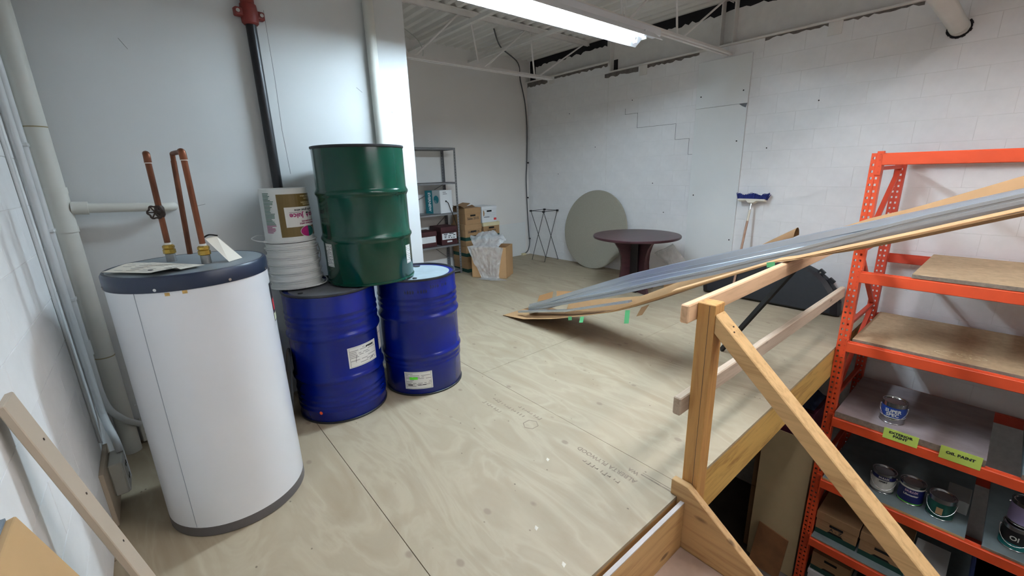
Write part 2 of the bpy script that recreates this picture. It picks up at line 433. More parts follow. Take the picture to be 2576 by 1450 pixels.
# steel beam over the block wall
sb = empty('steel_beam', (RX+.08, 2, 2.92), 'long painted steel beam along the top of the block wall', 'beam')
MB().box(RX-.045, RX+.16, -4.9, 4.3, 2.921, 2.937).build('flange', STEELW, sb, bevel=.002)
MB().box(RX-.045, RX+.16, 4.3, BY-.005, 3.061, 3.077).build('flange', STEELW, sb, bevel=.002)
MB().box(RX+.07, RX+.085, -4.9, 4.3, 2.937, TOP).box(RX+.07, RX+.085, 4.3, BY, 3.077, TOP).build('web', STEELW, sb)
for y in (2.555, 2.705, 4.30): MB().box(RX-.02, RX+.07, y-.006, y+.006, 2.937 if y < 4.3 else 2.96, TOP).build('stiffener', STEELW, sb)
def ragged(y0, y1, z0, z1, X, amp, n=40, topflat=True):
    def f(u, v):
        y = y0+(y1-y0)*u; e = random.Random(int(u*n)*17+int(y0*100)).uniform(-amp, amp)
        return (X, y, (z0+e)+((z1-(0 if topflat else e*.7))-(z0+e))*v)
    return MB().grid(f, n, 1)
for a in ((4.42, 6.1, 3.31, 3.418), (2.15, 3.85, 3.30, 3.418), (5.96, 6.1, 3.09, 3.4), (4.27, 4.36, 3.36, 3.418), (4.22, 4.30, 2.96, 3.10), (3.95, 4.4, 3.38, 3.418)):
    ragged(*a, RX+.067, .02, max(3, int((a[1]-a[0])*22))).build('unpainted_patch', BLACKST, sb)
for a in ((-.4, .5, 2.905, 2.92), (.9, 2.2, 2.90, 2.92), (2.95, 3.7, 2.885, 2.92), (3.82, 4.4, 2.87, 2.92), (4.35, 5.55, 3.025, 3.06), (5.6, 6.1, 2.99, 3.06)):
    ragged(*a, RX-.003, .014, max(3, int((a[1]-a[0])*26))).build('paint_gap', GREYST, sb)
for y in (1.55, 3.74, 5.5): MB().box(RX-.012, RX, y-.06, y+.06, (2.80 if y < 4.3 else 2.96), (2.921 if y < 4.3 else 3.061)).build('bearing_plate', STEELW, sb)
# open-web roof joists
def joist(Y, x0, x1b, webs, label, x0t=None):
    j = empty('roof_joist', ((x0+x1b)/2, Y, 2.81), label, 'joist', 'open web roof joists')
    for s in (-1, 1):
        MB().box(x0, x1b, Y+s*.012, Y+s*.045, 2.812, 2.818).box(x0, x1b, Y+s*.012, Y+s*.017, 2.818, 2.85).build('bottom_chord', STEELW, j)
        MB().box(x0, RX-.005, Y+s*.012, Y+s*.055, 3.412, 3.418).box(x0, RX-.005, Y+s*.012, Y+s*.018, 3.36, 3.412).build('top_chord', STEELW, j)
    for xt, xb, zt in webs: MB().tube([(xt, Y, zt), (xb, Y, 2.835)], .011, 8).build('web_rod', STEELW, j)
    return j
joist(4.72, PX+.005, 4.78, [(2.36,2.55,3.38),(2.28,1.82,3.38),(3.26,2.62,3.38),(3.41,3.52,3.38),(4.33,3.6,3.38),(4.39,4.465,3.38),(5.5,4.54,3.38)], 'painted open web joist crossing in front of the recess wall')
joist(2.57, LX+.01, 5.58, [(.55,.65,3.38),(1.5,.74,3.38),(1.5,1.59,3.38),(2.42,1.68,3.38),(2.44,2.54,3.38),(3.35,2.62,3.38),(3.39,3.49,3.38),(4.28,3.58,3.38),(4.32,4.40,3.38),(5.42,4.50,3.38),(-.3,.55,3.38)], 'painted open web joist directly beside the lit fluorescent fixture')
joist(.42, LX+.01, 5.3, [(.55,.65,3.38),(1.5,.74,3.38),(1.5,1.59,3.38),(2.42,1.68,3.38),(2.44,2.54,3.38),(3.35,2.62,3.38),(3.39,3.49,3.38),(4.28,3.58,3.38)], 'painted open web joist above the orange rack')
for x, lab in ((3.30, 'thin bridging angle under the deck nearer the partition wall'), (4.36, 'thin bridging angle under the deck nearer the block wall')):
    one(MB().box(x-.02, x+.02, 2.62, BY-.002, 3.24, 3.246).box(x-.02, x-.015, 2.62, BY-.002, 3.246, 3.28), 'bridging_bar', STEELW, lab, 'steel bar', 'ceiling bridging bars')
# ---------------------------------------------------------------- fluorescent fixtures (each with its own glow)
def fixture(x0, x1, Y, Z, label, tm=TUBEM):
    f = empty('ceiling_light', ((x0+x1)/2, Y, Z), label, 'ceiling light', 'fluorescent strip lights')
    MB().box(x0-.05, x1+.22, Y-.045, Y+.045, Z+.055, Z+.115).build('channel', FIXT, f, bevel=.004)
    for s in (-1, 1):
        MB().prism([(x0-.02, Y+s*.045, Z+.06), (x0-.02, Y+s*.135, Z-.012), (x0-.02, Y+s*.138, Z-.008), (x0-.02, Y+s*.048, Z+.064)], (x1-x0+.12, 0, 0)).build('reflector', FIXT, f)
    for k, dy in enumerate((-.055, .055)):
        e = x1-.02-(.03 if k else .06)
        MB().tube([(x0, Y+dy, Z+.022), (e, Y+dy, Z+.022)], .019, 16).build('tube', tm, f, smooth=True)
        for xx in (x0-.02, e): MB().tube([(xx, Y+dy, Z+.022), (xx+.02, Y+dy, Z+.022)], .0195, 14).build('tube_cap', BOLT, f, smooth=True)
        for xx in (x0-.035, e+.02): MB().box(xx, xx+.016, Y+dy-.016, Y+dy+.016, Z-.01, Z+.06).build('lamp_holder', FIXT, f)
    for xx in (x0+.25, x1-.25): MB().tube([(xx, Y, Z+.115), (xx, Y, TOP)], .004, 6).build('hanger', STEELW, f)
    return f
fixture(1.62, 3.55, 2.40, 2.63, 'glowing fluorescent strip light beside the joist over the plywood floor')
fixture(1.08, 3.55, .25, 2.87, 'glowing fluorescent strip light over the stairwell beside the orange rack', TUBEM2)
fixture(2.2, 4.65, -2.6, 2.87, 'added unseen strip light brightening the lower rack and stairs', TUBEM3)  # unseen fixture, added to lift the dark areas below the platform
# ---------------------------------------------------------------- duct stub through the block wall
d = empty('vent_duct', (RX, .64, 2.65), 'white round duct passing through the block wall above the rack', 'duct')
MB().tube([(2.2, .64, 2.65), (5.50, .64, 2.65)], .062, 28).build('pipe', PVC, d, smooth=True)
MB().tube([(5.495, .64, 2.65), (RX+.01, .64, 2.65)], .066, 28).build('collar', PVC, d, smooth=True)
b = MB(); rr = random.Random(3)
for k in range(26):
    a = 2*math.pi*k/26
    if 0.5 < a < 2.4: continue
    b.tube([(RX-.008, .64+.073*math.cos(a), 2.65+.073*math.sin(a)), (RX-.004, .64+.073*math.cos(a+.3), 2.65+.073*math.sin(a+.3))], rr.uniform(.006, .014), 7)
b.build('sealant', BLACKST, d)
# ================================================================ pipes
p = empty('sprinkler_riser', (.7205, 3.3, 0), 'black steel riser pipe with red grooved coupling on the partition', 'pipe')
MB().tube([(.7205, 3.3, 0), (.7205, 3.3, 2.51)], .03, 20).build('pipe', BLKPIPE, p, smooth=True)
MB().tube([(.7205, 3.3, 2.60), (.7205, 3.3, TOP)], .038, 20).build('upper_pipe', REDFIT, p, smooth=True)
c = MB().lathe(.7205, 3.3, [(.036, 2.49), (.046, 2.50), (.049, 2.53), (.049, 2.57), (.046, 2.60), (.036, 2.61)], 24).build('coupling', REDFIT, p, smooth=True)
for s in (-1, 1): MB().obox((.7205+s*.062*.96, 3.3+s*.062*.2, 2.55), (.024, .004, 0), (-.004, .02, 0), (0, 0, .024)).build('coupling_ear', REDFIT, c, bevel=.006)
for s in (-1, 1):
    q = V(.7205+s*.066, 3.3-.02+s*.012, 2.55); MB().tube([q, q+V(0, -.014, 0)], .011, 8).build('bolt', BOLT, c)
p = empty('white_riser', (1.492, 3.298, 0), 'white painted vertical pipe near the partition corner', 'pipe')
MB().tube([(1.492, 3.298, 0), (1.492, 3.298, TOP)], .0375, 24).build('pipe', PVC, p, smooth=True)
p = empty('drain_stack', (-.332, 3.24, 0), 'cream painted drain stack with tee in the corner behind the heater', 'pipe')
st = MB().tube([(-.332, 3.24, 0), (-.332, 3.24, TOP)], .044, 24).build('pipe', PVC, p, smooth=True)
for z0, z1 in ((1.33, 1.36), (1.53, 1.56)): MB().tube([(-.332, 3.24, z0), (-.332, 3.24, z1)], .049, 24).build('collar', PVC, p, smooth=True)
MB().tube([(-.332, 3.24, 1.36), (-.332, 3.24, 1.53)], .047, 24).build('tee', PVC, p, smooth=True)
MB().tube([(-.29, 3.24, 1.453), (-.225, 3.24, 1.449)], .034, 20).build('branch_socket', PVC, p, smooth=True)
arm = [(-.24, 3.24, 1.449)]+[(.04+.1*k/8, 3.24, 1.436-.001*k) for k in range(3)]+[(.08+.055*math.sin(a), 3.295-.055*math.cos(a), 1.43) for a in [R(10*k) for k in range(1, 10)]]+[(.135, 3.342, 1.43)]
MB().tube(arm, .025, 18).build('branch_pipe', PVC, p, smooth=True)
for z in (1.85, 2.62, .62): MB().tube([(-.332, 3.24, z), (-.332, 3.24, z+.006)], .0448, 24).build('joint_ring', mat('joint_ochre', (150,138,104), .7), p, smooth=True)
# conduits on the left wall, boxes near the floor
def bez(pts, n=8):
    out = []; pts = [Vector(q) for q in pts]
    for i in range(len(pts)-1):
        p0, p1, p2, p3 = pts[max(i-1,0)], pts[i], pts[i+1], pts[min(i+2, len(pts)-1)]
        for k in range(n):
            t = k/n; out.append(.5*((2*p1)+(p2-p0)*t+(2*p0-5*p1+4*p2-p3)*t*t+(3*p1-p0-3*p2+p3)*t**3))
    return out+[pts[-1]]
k1 = empty('wall_conduit', (-.366, 2.90, 0), 'white painted conduit running down the left block wall into an outlet box', 'conduit')
MB().tube(bez([(-.37, 2.90, TOP), (-.37, 2.90, 1.5), (-.37, 2.90, .55), (-.36, 2.86, .40), (-.335, 2.76, .33), (-.325, 2.72, .27)]), .016, 12).build('pipe', CONDUIT, k1, smooth=True)
MB().tube([(-.3825, 2.72, TOP), (-.3825, 2.72, .35)], .006, 8).build('thin_cable', CONDUIT, k1, smooth=True)
MB().tube([(-.3825, 2.755, TOP), (-.3825, 2.755, .33)], .006, 8).build('thin_cable', CONDUIT, k1, smooth=True)
k2 = empty('wall_conduit', (-.366, 3.06, 0), 'white painted conduit beside the drain stack ending in a flexible bend', 'conduit')
MB().tube(bez([(-.37, 3.06, TOP), (-.37, 3.06, 1.5), (-.37, 3.06, .75), (-.37, 3.08, .42), (-.33, 3.14, .27), (-.27, 3.24, .157)]), .0165, 12).build('pipe', CONDUIT, k2, smooth=True)
MB().tube([(-.37, 3.06, .70), (-.37, 3.06, .78)], .021, 14).build('coupling', CONDUIT, k2, smooth=True)
for z in (1.0, 1.35, 1.75, 2.2): MB().box(LX, -.352, 3.035, 3.085, z, z+.018).build('strap', CONDUIT, k2, bevel=.003)
MB().tube(bez([(-.375, 3.14, 1.15), (-.372, 3.14, .8), (-.37, 3.13, .5)]), .004, 6).build('blue_cable', CABLEB, k2)
o = empty('outlet_box', (-.34, 2.68, .08), 'painted double outlet box on a wooden backing board by the left wall', 'outlet box')
MB().box(LX+.001, -.372, 2.48, 2.80, 0.02, .30).build('backing_board', BEIGE, o, bevel=.002)
MB().box(-.372, -.318, 2.60, 2.76, .10, .27).build('box', PVC, o, bevel=.006)
MB().box(-.318, -.314, 2.605, 2.755, .105, .265).build('cover_plate', CONDUIT, o, bevel=.002)
for z in (.15, .22): MB().box(-.314, -.3125, 2.66, 2.672, z-.008, z+.008).box(-.314, -.3125, 2.69, 2.702, z-.008, z+.008).build('socket_slot', BLACKH, o)
o = empty('outlet_raceway', (-.27, 3.26, .02), 'painted outlet raceway low on the wall behind the heater', 'outlet box')
MB().box(-.28, -.12, 3.265, PY-.001, .02, .155).build('box', PVC, o, bevel=.006)
for x in (-.26, -.21, -.16):
    MB().box(x, x+.008, 3.2635, 3.266, .06, .075).box(x+.02, x+.028, 3.2635, 3.266, .06, .075).box(x, x+.008, 3.2635, 3.266, .10, .115).build('socket_slot', BLACKH, o)
MB().tube(bez([(-.27, 3.2, .30), (-.22, 3.22, .27), (-.17, 3.28, .157)]), .006, 6).build('flex_cable', CONDUIT, o, smooth=True)
# cable running down the far corner
k = empty('corner_cable', (5.56, 6.1, 0), 'grey cable clipped down the far corner beside the block wall', 'cable')
MB().tube(bez([(4.0, 5.0, 3.40), (4.6, 5.6, 3.395), (5.36, 6.08, 3.36), (5.43, 6.1, 3.1), (5.53, 6.1, 2.73), (5.565, 6.1, 2.3), (5.55, 6.1, 1.75), (5.525, 6.1, 1.4), (5.54, 6.1, .9), (5.57, 6.1, .4), (5.575, 6.09, .22), (5.52, 6.08, .08), (5.43, 6.08, .03)]), .010, 8).build('cord', CORDG, k, smooth=True)
for z, x in ((1.71, 5.56), (1.08, 5.54), (.3, 5.578)): MB().box(x, x+.025, 6.085, 6.119, z-.012, z+.012).build('clip', BLACKST, k)
MB().box(5.36, 5.45, 6.05, 6.1, 0.001, .04).build('plug', CREAM, k, bevel=.004)
one(MB().tube(bez([(2.95, 5.6, 3.41), (3.0, 5.3, 3.2), (2.9, 5.0, 3.0), (2.75, 4.75, 2.86)]), .005, 6), 'ceiling_wire', PVC, 'thin white wire hanging between deck and joist near the partition', 'wire')
# ================================================================ stairs and guard railing
st = empty('staircase', (.7, 0, GZ), 'wooden stairs dropping from the plywood floor, with plank stringers', 'stairs')
sl = .77
def strg(X, w):
    return MB().prism([(X, .884, .0005), (X, .884, .086), (X, .80, .086), (X, .45, -.17), (X, -2.75, -.17-3.2*sl), (X, -2.75, -.52-3.2*sl), (X, .45, -.52), (X, .805, -.28), (X, .852, -.28), (X, .852, .0005)], (w, 0, 0))
strg(1.735, .038).build('stringer', W_STAIR, st, bevel=.003)
MB().box(LX+.01, 1.733, .808, .826, -.30, -.012).build('riser', W_RISER, st, bevel=.002)
MB().box(LX+.01, 1.733, .808, .8275, -.012, -.006).build('riser_cap', DIRTYW, st)
for k in range(11):
    z = -.27-.2135*k; y1 = .808-.277*k
    if z < GZ+.05: break
    if k < 1: MB().box(LX+.01, 1.733, y1-.29, y1, z-.036, z).build('tread', TREADM, st, bevel=.003)
    else: MB().box(LX+.01, 1.733, y1-.29, y1, z-.036, z).build('tread', TREADM, st, bevel=.003)
g = empty('guard_railing', (3.0, .87, 0), 'raw timber guard railing with post, two rails and sloping handrail', 'railing')
po = MB().box(1.775, 1.862, .772, .8515, -.28, 1.0).build('post', W_POST, g, bevel=.003)
MB().box(1.7742, 1.7752, .797, .7985, .02, .995).build('joint_line', CRACKM, po)
MB().box(1.70, 4.40, .853, .891, .915, .999).build('top_rail', W_RAIL, g, bevel=.005)
MB().box(1.70, 4.40, .853, .891, .463, .552).build('bottom_rail', W_RAILG, g, bevel=.005)
hs = .95
MB().prism([(1.777, .7715, .962), (1.777, .7715, .875), (1.777, -1.2, .875-1.9715*hs), (1.777, -1.2, .962-1.9715*hs)], (.085, 0, 0)).build('handrail', W_HAND, g, bevel=.004)
b = MB()
for k, (x, y) in enumerate(((1.805, .70), (1.83, .715))): b.tube([(x, y, .962-(.7715-y)*hs-.004), (x, y, .962-(.7715-y)*hs+.001)], .005, 8)
b.build('screw_head', DARKIRON, g)
one(MB().bar((3.64, 1.50, .001), (3.345, .915, .93), .05, .018, (.5,-.8,0)), 'black_strut', mat('strut_black', (14,13,14), .6), 'black flat strut propped from the floor against the railing', 'strut')
# boards leaning on the left wall
def leaner(name, y0, y1, ztop, foot, m, label, t=.018, n=4):
    top = V(LX+.012, 0, ztop); ft = V(foot, 0, .0015); d = (ft-top).normalized(); nn = V(-d.z, 0, d.x); nn = nn if nn.x > 0 else -nn
    e = empty(name, (foot, (y0+y1)/2, 0), label, 'board', 'boards leaning on the left wall')
    sl2 = .05
    MB().add([top+V(0,y0,0), top+V(0,y1,0), ft+V(0,y1+sl2,0), ft+V(0,y0+sl2,0)]+[q+nn*t for q in (top+V(0,y0,0), top+V(0,y1,0), ft+V(0,y1+sl2,0), ft+V(0,y0+sl2,0))],
             [(0,1,2,3), (7,6,5,4), (0,4,5,1), (1,5,6,2), (2,6,7,3), (3,7,4,0)]).build('plank', m, e, bevel=.0025)
    for k in range(n):
        q = top+(ft-top)*(.14+.2*k)+V(0, y1-.03+sl2*.2*k, 0)+nn*(t-.001); MB().tube([q, q+nn*.0025], .004, 8).build('screw_head', DARKIRON, e)
    return e, top, nn
leaner('leaning_board', 1.555, 1.66, 1.045, -.175, BEIGE, 'beige painted board with screw heads leaning on the left wall')
e, top, nn = leaner('leaning_board', 1.12, 1.365, .845, -.17, TANB, 'wide tan board with a blue-grey end leaning on the left wall', .02, 0)
MB().box(LX+.004, LX+.016, 1.12, 1.365, .846, .852).build('end_strip', BLUEB, e)
# ================================================================ water heater
hx, hy, hr = .109, 2.386, .2976
h = empty('water_heater', (hx, hy, 0), 'white cylindrical water heater with navy lid rim and copper pipes', 'water heater')
MB().lathe(hx, hy, [(hr-.006, 0), (hr+.001, .004), (hr+.001, .05), (hr-.004, .052)], 72).build('base_ring', BASEG, h, smooth=True)
tk = MB().lathe(hx, hy, [(hr, .05), (hr, 1.165)], 72).build('tank', WHITEM, h, smooth=True)
a = R(-133)
sm = MB().tube([(hx+(hr+.0003)*math.cos(a), hy+(hr+.0003)*math.sin(a), .055), (hx+(hr+.0003)*math.cos(a), hy+(hr+.0003)*math.sin(a), 1.16)], .0013, 6); sm.build('seam', mat('seam_grey', (150,158,168), .4), tk)
MB().lathe(hx, hy, [(hr+.0035, 1.160), (hr+.0045, 1.163), (hr+.0045, 1.212), (hr-.002, 1.222), (hr-.012, 1.2225)], 72, True, False).build('lid_rim', NAVY, h, smooth=True)
MB().lathe(hx, hy, [(hr-.011, 1.2215), (hr-.05, 1.226), (.02, 1.2265)], 72, False, True).build('lid', LIDGREY, h, smooth=True)
for an in (-169, -117, -69, -26): 
    q = V(hx+(hr+.004)*math.cos(R(an)), hy+(hr+.004)*math.sin(R(an)), 1.172); dq = V(math.cos(R(an)), math.sin(R(an)), 0)
    MB().tube([q, q+dq*.004], .006, 10).build('screw', BOLT, h)
b = MB()
for an, z, s in ((-112, 1.150, .013), (-101, 1.152, .013)): MB().cylpatch(hx, hy, hr, an, an+3.2, z-s/2, z+s/2, 3).build('tape_residue', mat('residue', (196,160,96), .6, var=.3, scale=90), tk)
MB().cylpatch(hx, hy, hr, -22.5, 10, .90, 1.09, 10).build('rating_label', mat('label_black', (28,28,36), .4), tk)
MB().cylpatch(hx, hy, hr, -22, 6, .905, .94, 8, t=.0014).build('rating_label', mat('label_cream', (214,220,190), .5), tk)
MB().cylpatch(hx, hy, hr, -21, 6, .955, 1.01, 8, t=.0014).build('rating_label', mat('label_red', (190,60,70), .4), tk)
def riser(px, py, ztop, name):
    MB().tube([(px, py, 1.226), (px, py, 1.262)], .019, 18).build('nipple', GALV, h, smooth=True)
    MB().lathe(px, py, [(.018, 1.262), (.0235, 1.265), (.0235, 1.282), (.019, 1.285), (.0225, 1.288), (.0225, 1.298), (.017, 1.303)], 8).build('union_nut', BRASS, h)
    MB().tube([(px, py, 1.303), (px, py, 1.312)], .0135, 14).build('tape_wrap', SOLDER, h, smooth=True)
    return MB().tube([(px, py, 1.31), (px, py, ztop)], .0115, 16).build('copper_pipe', COPPER, h, smooth=True)
riser(.051, 2.45, 1.67, 'a'); riser(.164, 2.273, 1.675, 'b')
def elbow(c0, c1, n=8, r=.0135): MB().tube(bez([c0, c1[0], c1[1]], n), r, 14).build('elbow', COPPER, h, smooth=True)
elbow((.051, 2.45, 1.655), [(.052, 2.453, 1.685), (.052, 2.48, 1.692)])
elbow((.164, 2.273, 1.66), [(.163, 2.277, 1.69), (.160, 2.30, 1.692)])
for q in ((.051, 2.45, 1.652), (.164, 2.273, 1.657)): MB().tube([q, V(*q)+V(0, 0, .003)], .0142, 14).build('solder_ring', SOLDER, h, smooth=True)
MB().tube(bez([(.160, 2.295, 1.692), (.139, 2.392, 1.69), (.137, 2.398, 1.68), (.136, 2.40, 1.65)], 6), .0095, 12).build('copper_crossover', COPPER, h, smooth=True)
MB().tube([(.136, 2.40, 1.66), (.119, 2.39, 1.258)], .0105, 14).build('copper_drop', COPPER, h, smooth=True)
va = MB().lathe(.051, 2.45, [(.013, 1.425), (.018, 1.435), (.018, 1.465), (.013, 1.475)], 12).build('valve', DARKIRON, h, smooth=True)
MB().tube([(.051, 2.45, 1.45), (.036, 2.405, 1.45)], .009, 10).build('valve_stem', DARKIRON, va)
b = MB(); cw = V(.034, 2.40, 1.45); dn = V(-.31, -.95, 0).normalized(); sd = V(dn.y, -dn.x, 0)
ring = [cw+(sd*math.cos(t)+V(0,0,1)*math.sin(t))*(.026+.003*math.cos(6*t)) for t in [2*math.pi*k/36 for k in range(37)]]
b.tube(ring, .0038, 6)
for k in range(6): b.tube([cw, cw+(sd*math.cos(k*math.pi/3)+V(0,0,1)*math.sin(k*math.pi/3))*.028], .003, 6)
b.build('hand_wheel', DARKIRON, va, smooth=True)
# papers on the lid
def sheet(pts, zf, name, m, label, cat, grp=None, th=.0012):
    A, B, C, D = [V(*q) for q in pts]
    def f(u, v, e=0):
        q = (A*(1-u)+B*u)*(1-v)+(D*(1-u)+C*u)*v; q.z += zf(u, v)+e; return q
    n = 12; b = MB().grid(lambda u, v: f(u, v, th), n, n); lo = MB().grid(lambda u, v: f(u, v), n, n)
    b.add(lo.v, [tuple(reversed(q)) for q in lo.f])
    return tag(b.build(name, m, smooth=True), label, cat, grp), f
pap, pf = sheet([(-.178, 2.33, 1.231), (.005, 2.11, 1.231), (.15, 2.18, 1.231), (-.015, 2.43, 1.231)], lambda u, v: .003+.008*(1+math.sin(3.2*u+1.1))*math.sin(3*v)**2+(.010*max(0, u-.8)/.2 if v < .4 else 0), 'manual_sheet', PAPER, 'crinkled paper manual spread over the water heater lid', 'paper')
b = MB()
for k in range(9):
    v0 = .12+.09*k
    for j in range(4):
        u0 = .1+.21*j
        if (k*j+k) % 4 == 1: continue
        P = [pf(u0, v0, .0019), pf(u0+.15, v0, .0019), pf(u0+.15, v0+.012, .0019), pf(u0, v0+.012, .0019)]; b.add(P, [(0,1,2,3)])
b.build('print_lines', INKG, pap)
b = MB(); 
P = [pf(.66+.04*math.cos(t), .2+.04*math.sin(t), .002) for t in [k*.5236 for k in range(12)]]; b.add(P, [tuple(range(12))]); b.build('print_logo', INK, pap)
pt = empty('tag_card', (.22, 2.30, 1.228), 'cream instruction tag propped on the copper riser', 'paper')
MB().add([(.178, 2.288, 1.330), (.222, 2.300, 1.335), (.300, 2.275, 1.229), (.240, 2.215, 1.2285)], [(0,1,2,3)]).add([(.178, 2.290, 1.331), (.222, 2.302, 1.336), (.300, 2.277, 1.230), (.240, 2.217, 1.2295)], [(3,2,1,0)]).build('card', PAPER, pt)
MB().tube(bez([(.172, 2.285, 1.335), (.195, 2.29, 1.345), (.226, 2.302, 1.337)]), .0035, 6).build('black_tie', BLACKH, pt)
# ================================================================ drums
def drum(name, cx, cy, z0, m, lidm, label, ripples, rot=0, open_top=False, group='steel drums'):
    r = .2875; H = .88
    e = empty(name, (cx, cy, z0), label, 'drum', group)
    pr = [(r-.004, .010), (r, .016)]
    def hoop(z): return [(r, z-.028), (r+.004, z-.017), (r+.011, z-.006), (r+.011, z+.006), (r+.004, z+.017), (r, z+.028)]
    def rip(z): return [(r, z-.014), (r+.0045, z-.003), (r+.0045, z+.003), (r, z+.014)]
    zs = {1: [.085, .125, .165, .205], 3: [.222, .252]}.get(ripples, [])
    for z in zs: pr += rip(z)
    pr += hoop(.30)
    pr += hoop(.59)
    for z in ([.66, .70, .74] if ripples in (1, 2, 3) else []): pr += rip(z)
    pr += [(r, H-.02), (r-.003, H-.012)]
    bd = MB().lathe(cx, cy, [(a, z0+b) for a, b in pr], 72, True, True).build('body', m, e, smooth=True, angle=50)
    MB().lathe(cx, cy, [(r-.006, z0), (r+.004, z0+.001), (r+.005, z0+.012), (r-.002, z0+.016)], 72).build('bottom_chime', CHIME if lidm else m, e, smooth=True)
    z = z0+H
    MB().lathe(cx, cy, [(r-.012, z-.016), (r-.001, z-.018), (r+.005, z-.012), (r+.005, z-.002), (r, z), (r-.006, z-.001), (r-.012, z-.014)], 72, False, False).build('top_chime', CHIME, e, smooth=True)
    MB().lathe(cx, cy, [(r-.010, z-.0135), (r-.06, z-.011), (.02, z-.0105)], 64, False, True).build('lid', lidm or m, e, smooth=True)
    for an, rad, s in ((rot, .2, .028), (rot+180, .21, .016)):
        q = (cx+rad*math.cos(R(an)), cy+rad*math.sin(R(an)))
        MB().lathe(*q, [(s, z-.011), (s, z-.006), (s*.8, z-.004)], 16).build('bung', CHIME, e, smooth=True)
    return e, bd, r
D1 = (.845, 2.925); D2 = (1.455, 2.853); DG = (1.148, 2.915)
d1, bd1, dr = drum('steel_drum', *D1, 0, BLUE, LIDD, 'blue steel drum beside the water heater with an orange dot sticker', 1, 20)
d2, bd2, _ = drum('steel_drum', *D2, 0, BLUE, LIDB, 'blue steel drum at the partition corner with a lime green label sticker', 3, 60)
d3, bd3, _ = drum('steel_drum', *DG, .8805, GREEN, None, 'green steel drum stacked across the two blue drums', 0, 40)
def cyl_label(e, cx, cy, r, a0, a1, z0, z1, lines, extra=None, seed=1):
    lb = MB().cylpatch(cx, cy, r, a0, a1, z0, z1, 12, t=.0012).build('paper_label', STICK, e)
    rr = random.Random(seed); b = MB(); w = a1-a0; hh = z1-z0
    for k in range(lines):
        zc = z1-hh*(.12+.8*k/lines); x = .06
        while x < .9:
            L = rr.uniform(.08, .35); 
            if rr.random() < .75: b.cylpatch(cx, cy, r, a0+w*x, a0+w*min(.95, x+L), zc-hh*.012, zc+hh*.012, 4, t=.0018)
            x += L+.06
    b.build('print_lines', INKG, lb)
    b = MB()
    for za in (z0+hh*.04, z1-hh*.04): b.cylpatch(cx, cy, r, a0+w*.05, a1-w*.05, za-.0007, za+.0007, 8, t=.0018)
    for aa in (a0+w*.05, a1-w*.05): b.cylpatch(cx, cy, r, aa-.15, aa+.15, z0+hh*.04, z1-hh*.04, 1, t=.0018)
    b.build('print_border', INK, lb); return lb
lb = cyl_label(bd1, *D1, dr, -95.5, -52, .368, .508, 10, seed=2)
b = MB().cylpatch(*D1, dr, -70, -57, .482, .492, 5, t=.002); b.build('print_words', INK, lb)
b = MB(); b.tube([cylmap(*D1, dr, -86, .40+.012*k)(.0006*k*k, 0) for k in range(5)], .0012, 5); b.tube([cylmap(*D1, dr, -62, .39)(x, y) for x, y in ((-.02,-.008),(0,.006),(.02,.014),(.004,.004))], .001, 5); b.build('pen_mark', INK, lb)
cyl_label(bd1, *D1, dr, -40, -22, .40, .60, 3, seed=8)
q = cylmap(*D1, dr+.005, -138, .084)
MB().add([q(.011*math.cos(t), .012*math.sin(t)) for t in [k*math.pi/8 for k in range(16)]], [tuple(range(16))]).build('dot_sticker', ORDOT, bd1)
lb = cyl_label(bd2, *D2, dr, -147, -106.5, .056, .192, 9, seed=5)
MB().cylpatch(*D2, dr, -139.5, -127.5, .132, .152, 5, t=.0026).build('lime_sticker', LIME, lb)
MB().cylpatch(*D2, dr, -142.5, -135.5, .085, .094, 5, t=.002).cylpatch(*D2, dr, -128, -116, .086, .090, 5, t=.002).build('print_words', INK, lb)
b = MB(); rr = random.Random(21)
for k in range(18):
    a = -135+3.6*k; zc = .79 if k < 9 else .815
    if k % 5 != 4: b.cylpatch(*D2, dr, a, a+rr.uniform(.8, 2.4), zc-.012, zc+.012, 2, t=.0006).cylpatch(*D2, dr, a, a+2.4, zc-.003, zc+.003, 2, t=.0006)
tag(b.build('stencil_marks', mat('stencil_dark', (8,18,74), .5), bd2), kind='stuff')
cyl_label(bd3, *DG, dr, -180, -163, 1.005, 1.155, 13, seed=11); cyl_label(bd3, *DG, dr, -57, -44, .985, 1.11, 8, seed=12)
# ================================================================ stack of upturned buckets
BX, BYY = .697, 3.085
def br(z): return .1385+(1.52-z)*.022
buckets = []
lv = [.882, .932, .984, 1.036, 1.088, 1.140, 1.176]
names = ['upturned white bucket, lowest of the stack on the blue drum', 'upturned white bucket, second from the bottom of the stack', 'upturned white bucket, third from the bottom of the stack', 'upturned white bucket, fourth from the bottom of the stack', 'upturned white bucket, fifth from the bottom of the stack', 'upturned white bucket just under the labelled topmost bucket']
for k in range(6):
    e = empty('plastic_bucket', (BX, BYY, lv[k]), names[k], 'bucket', 'upturned plastic buckets'); z0 = lv[k]; r0 = br(z0); zt_ = lv[k+1]-.0005
    MB().lathe(BX, BYY, [(r0+.003, z0), (r0+.014, z0+.001), (r0+.014, z0+.005), (r0+.001, z0+.008), (r0+.0, zt_-.018), (r0+.006, zt_-.014), (r0+.006, zt_-.009), (r0+.001, zt_-.005), (r0+.001, zt_), (r0-.03, zt_)], 56, False, False).build('pail', BUCKET, e, smooth=True, angle=22)
    buckets.append(e)
e = empty('plastic_bucket', (BX, BYY, 1.18), 'topmost upturned white bucket with bronze and pink juice label', 'bucket', 'upturned plastic buckets')
z0 = 1.18; r0 = br(z0)
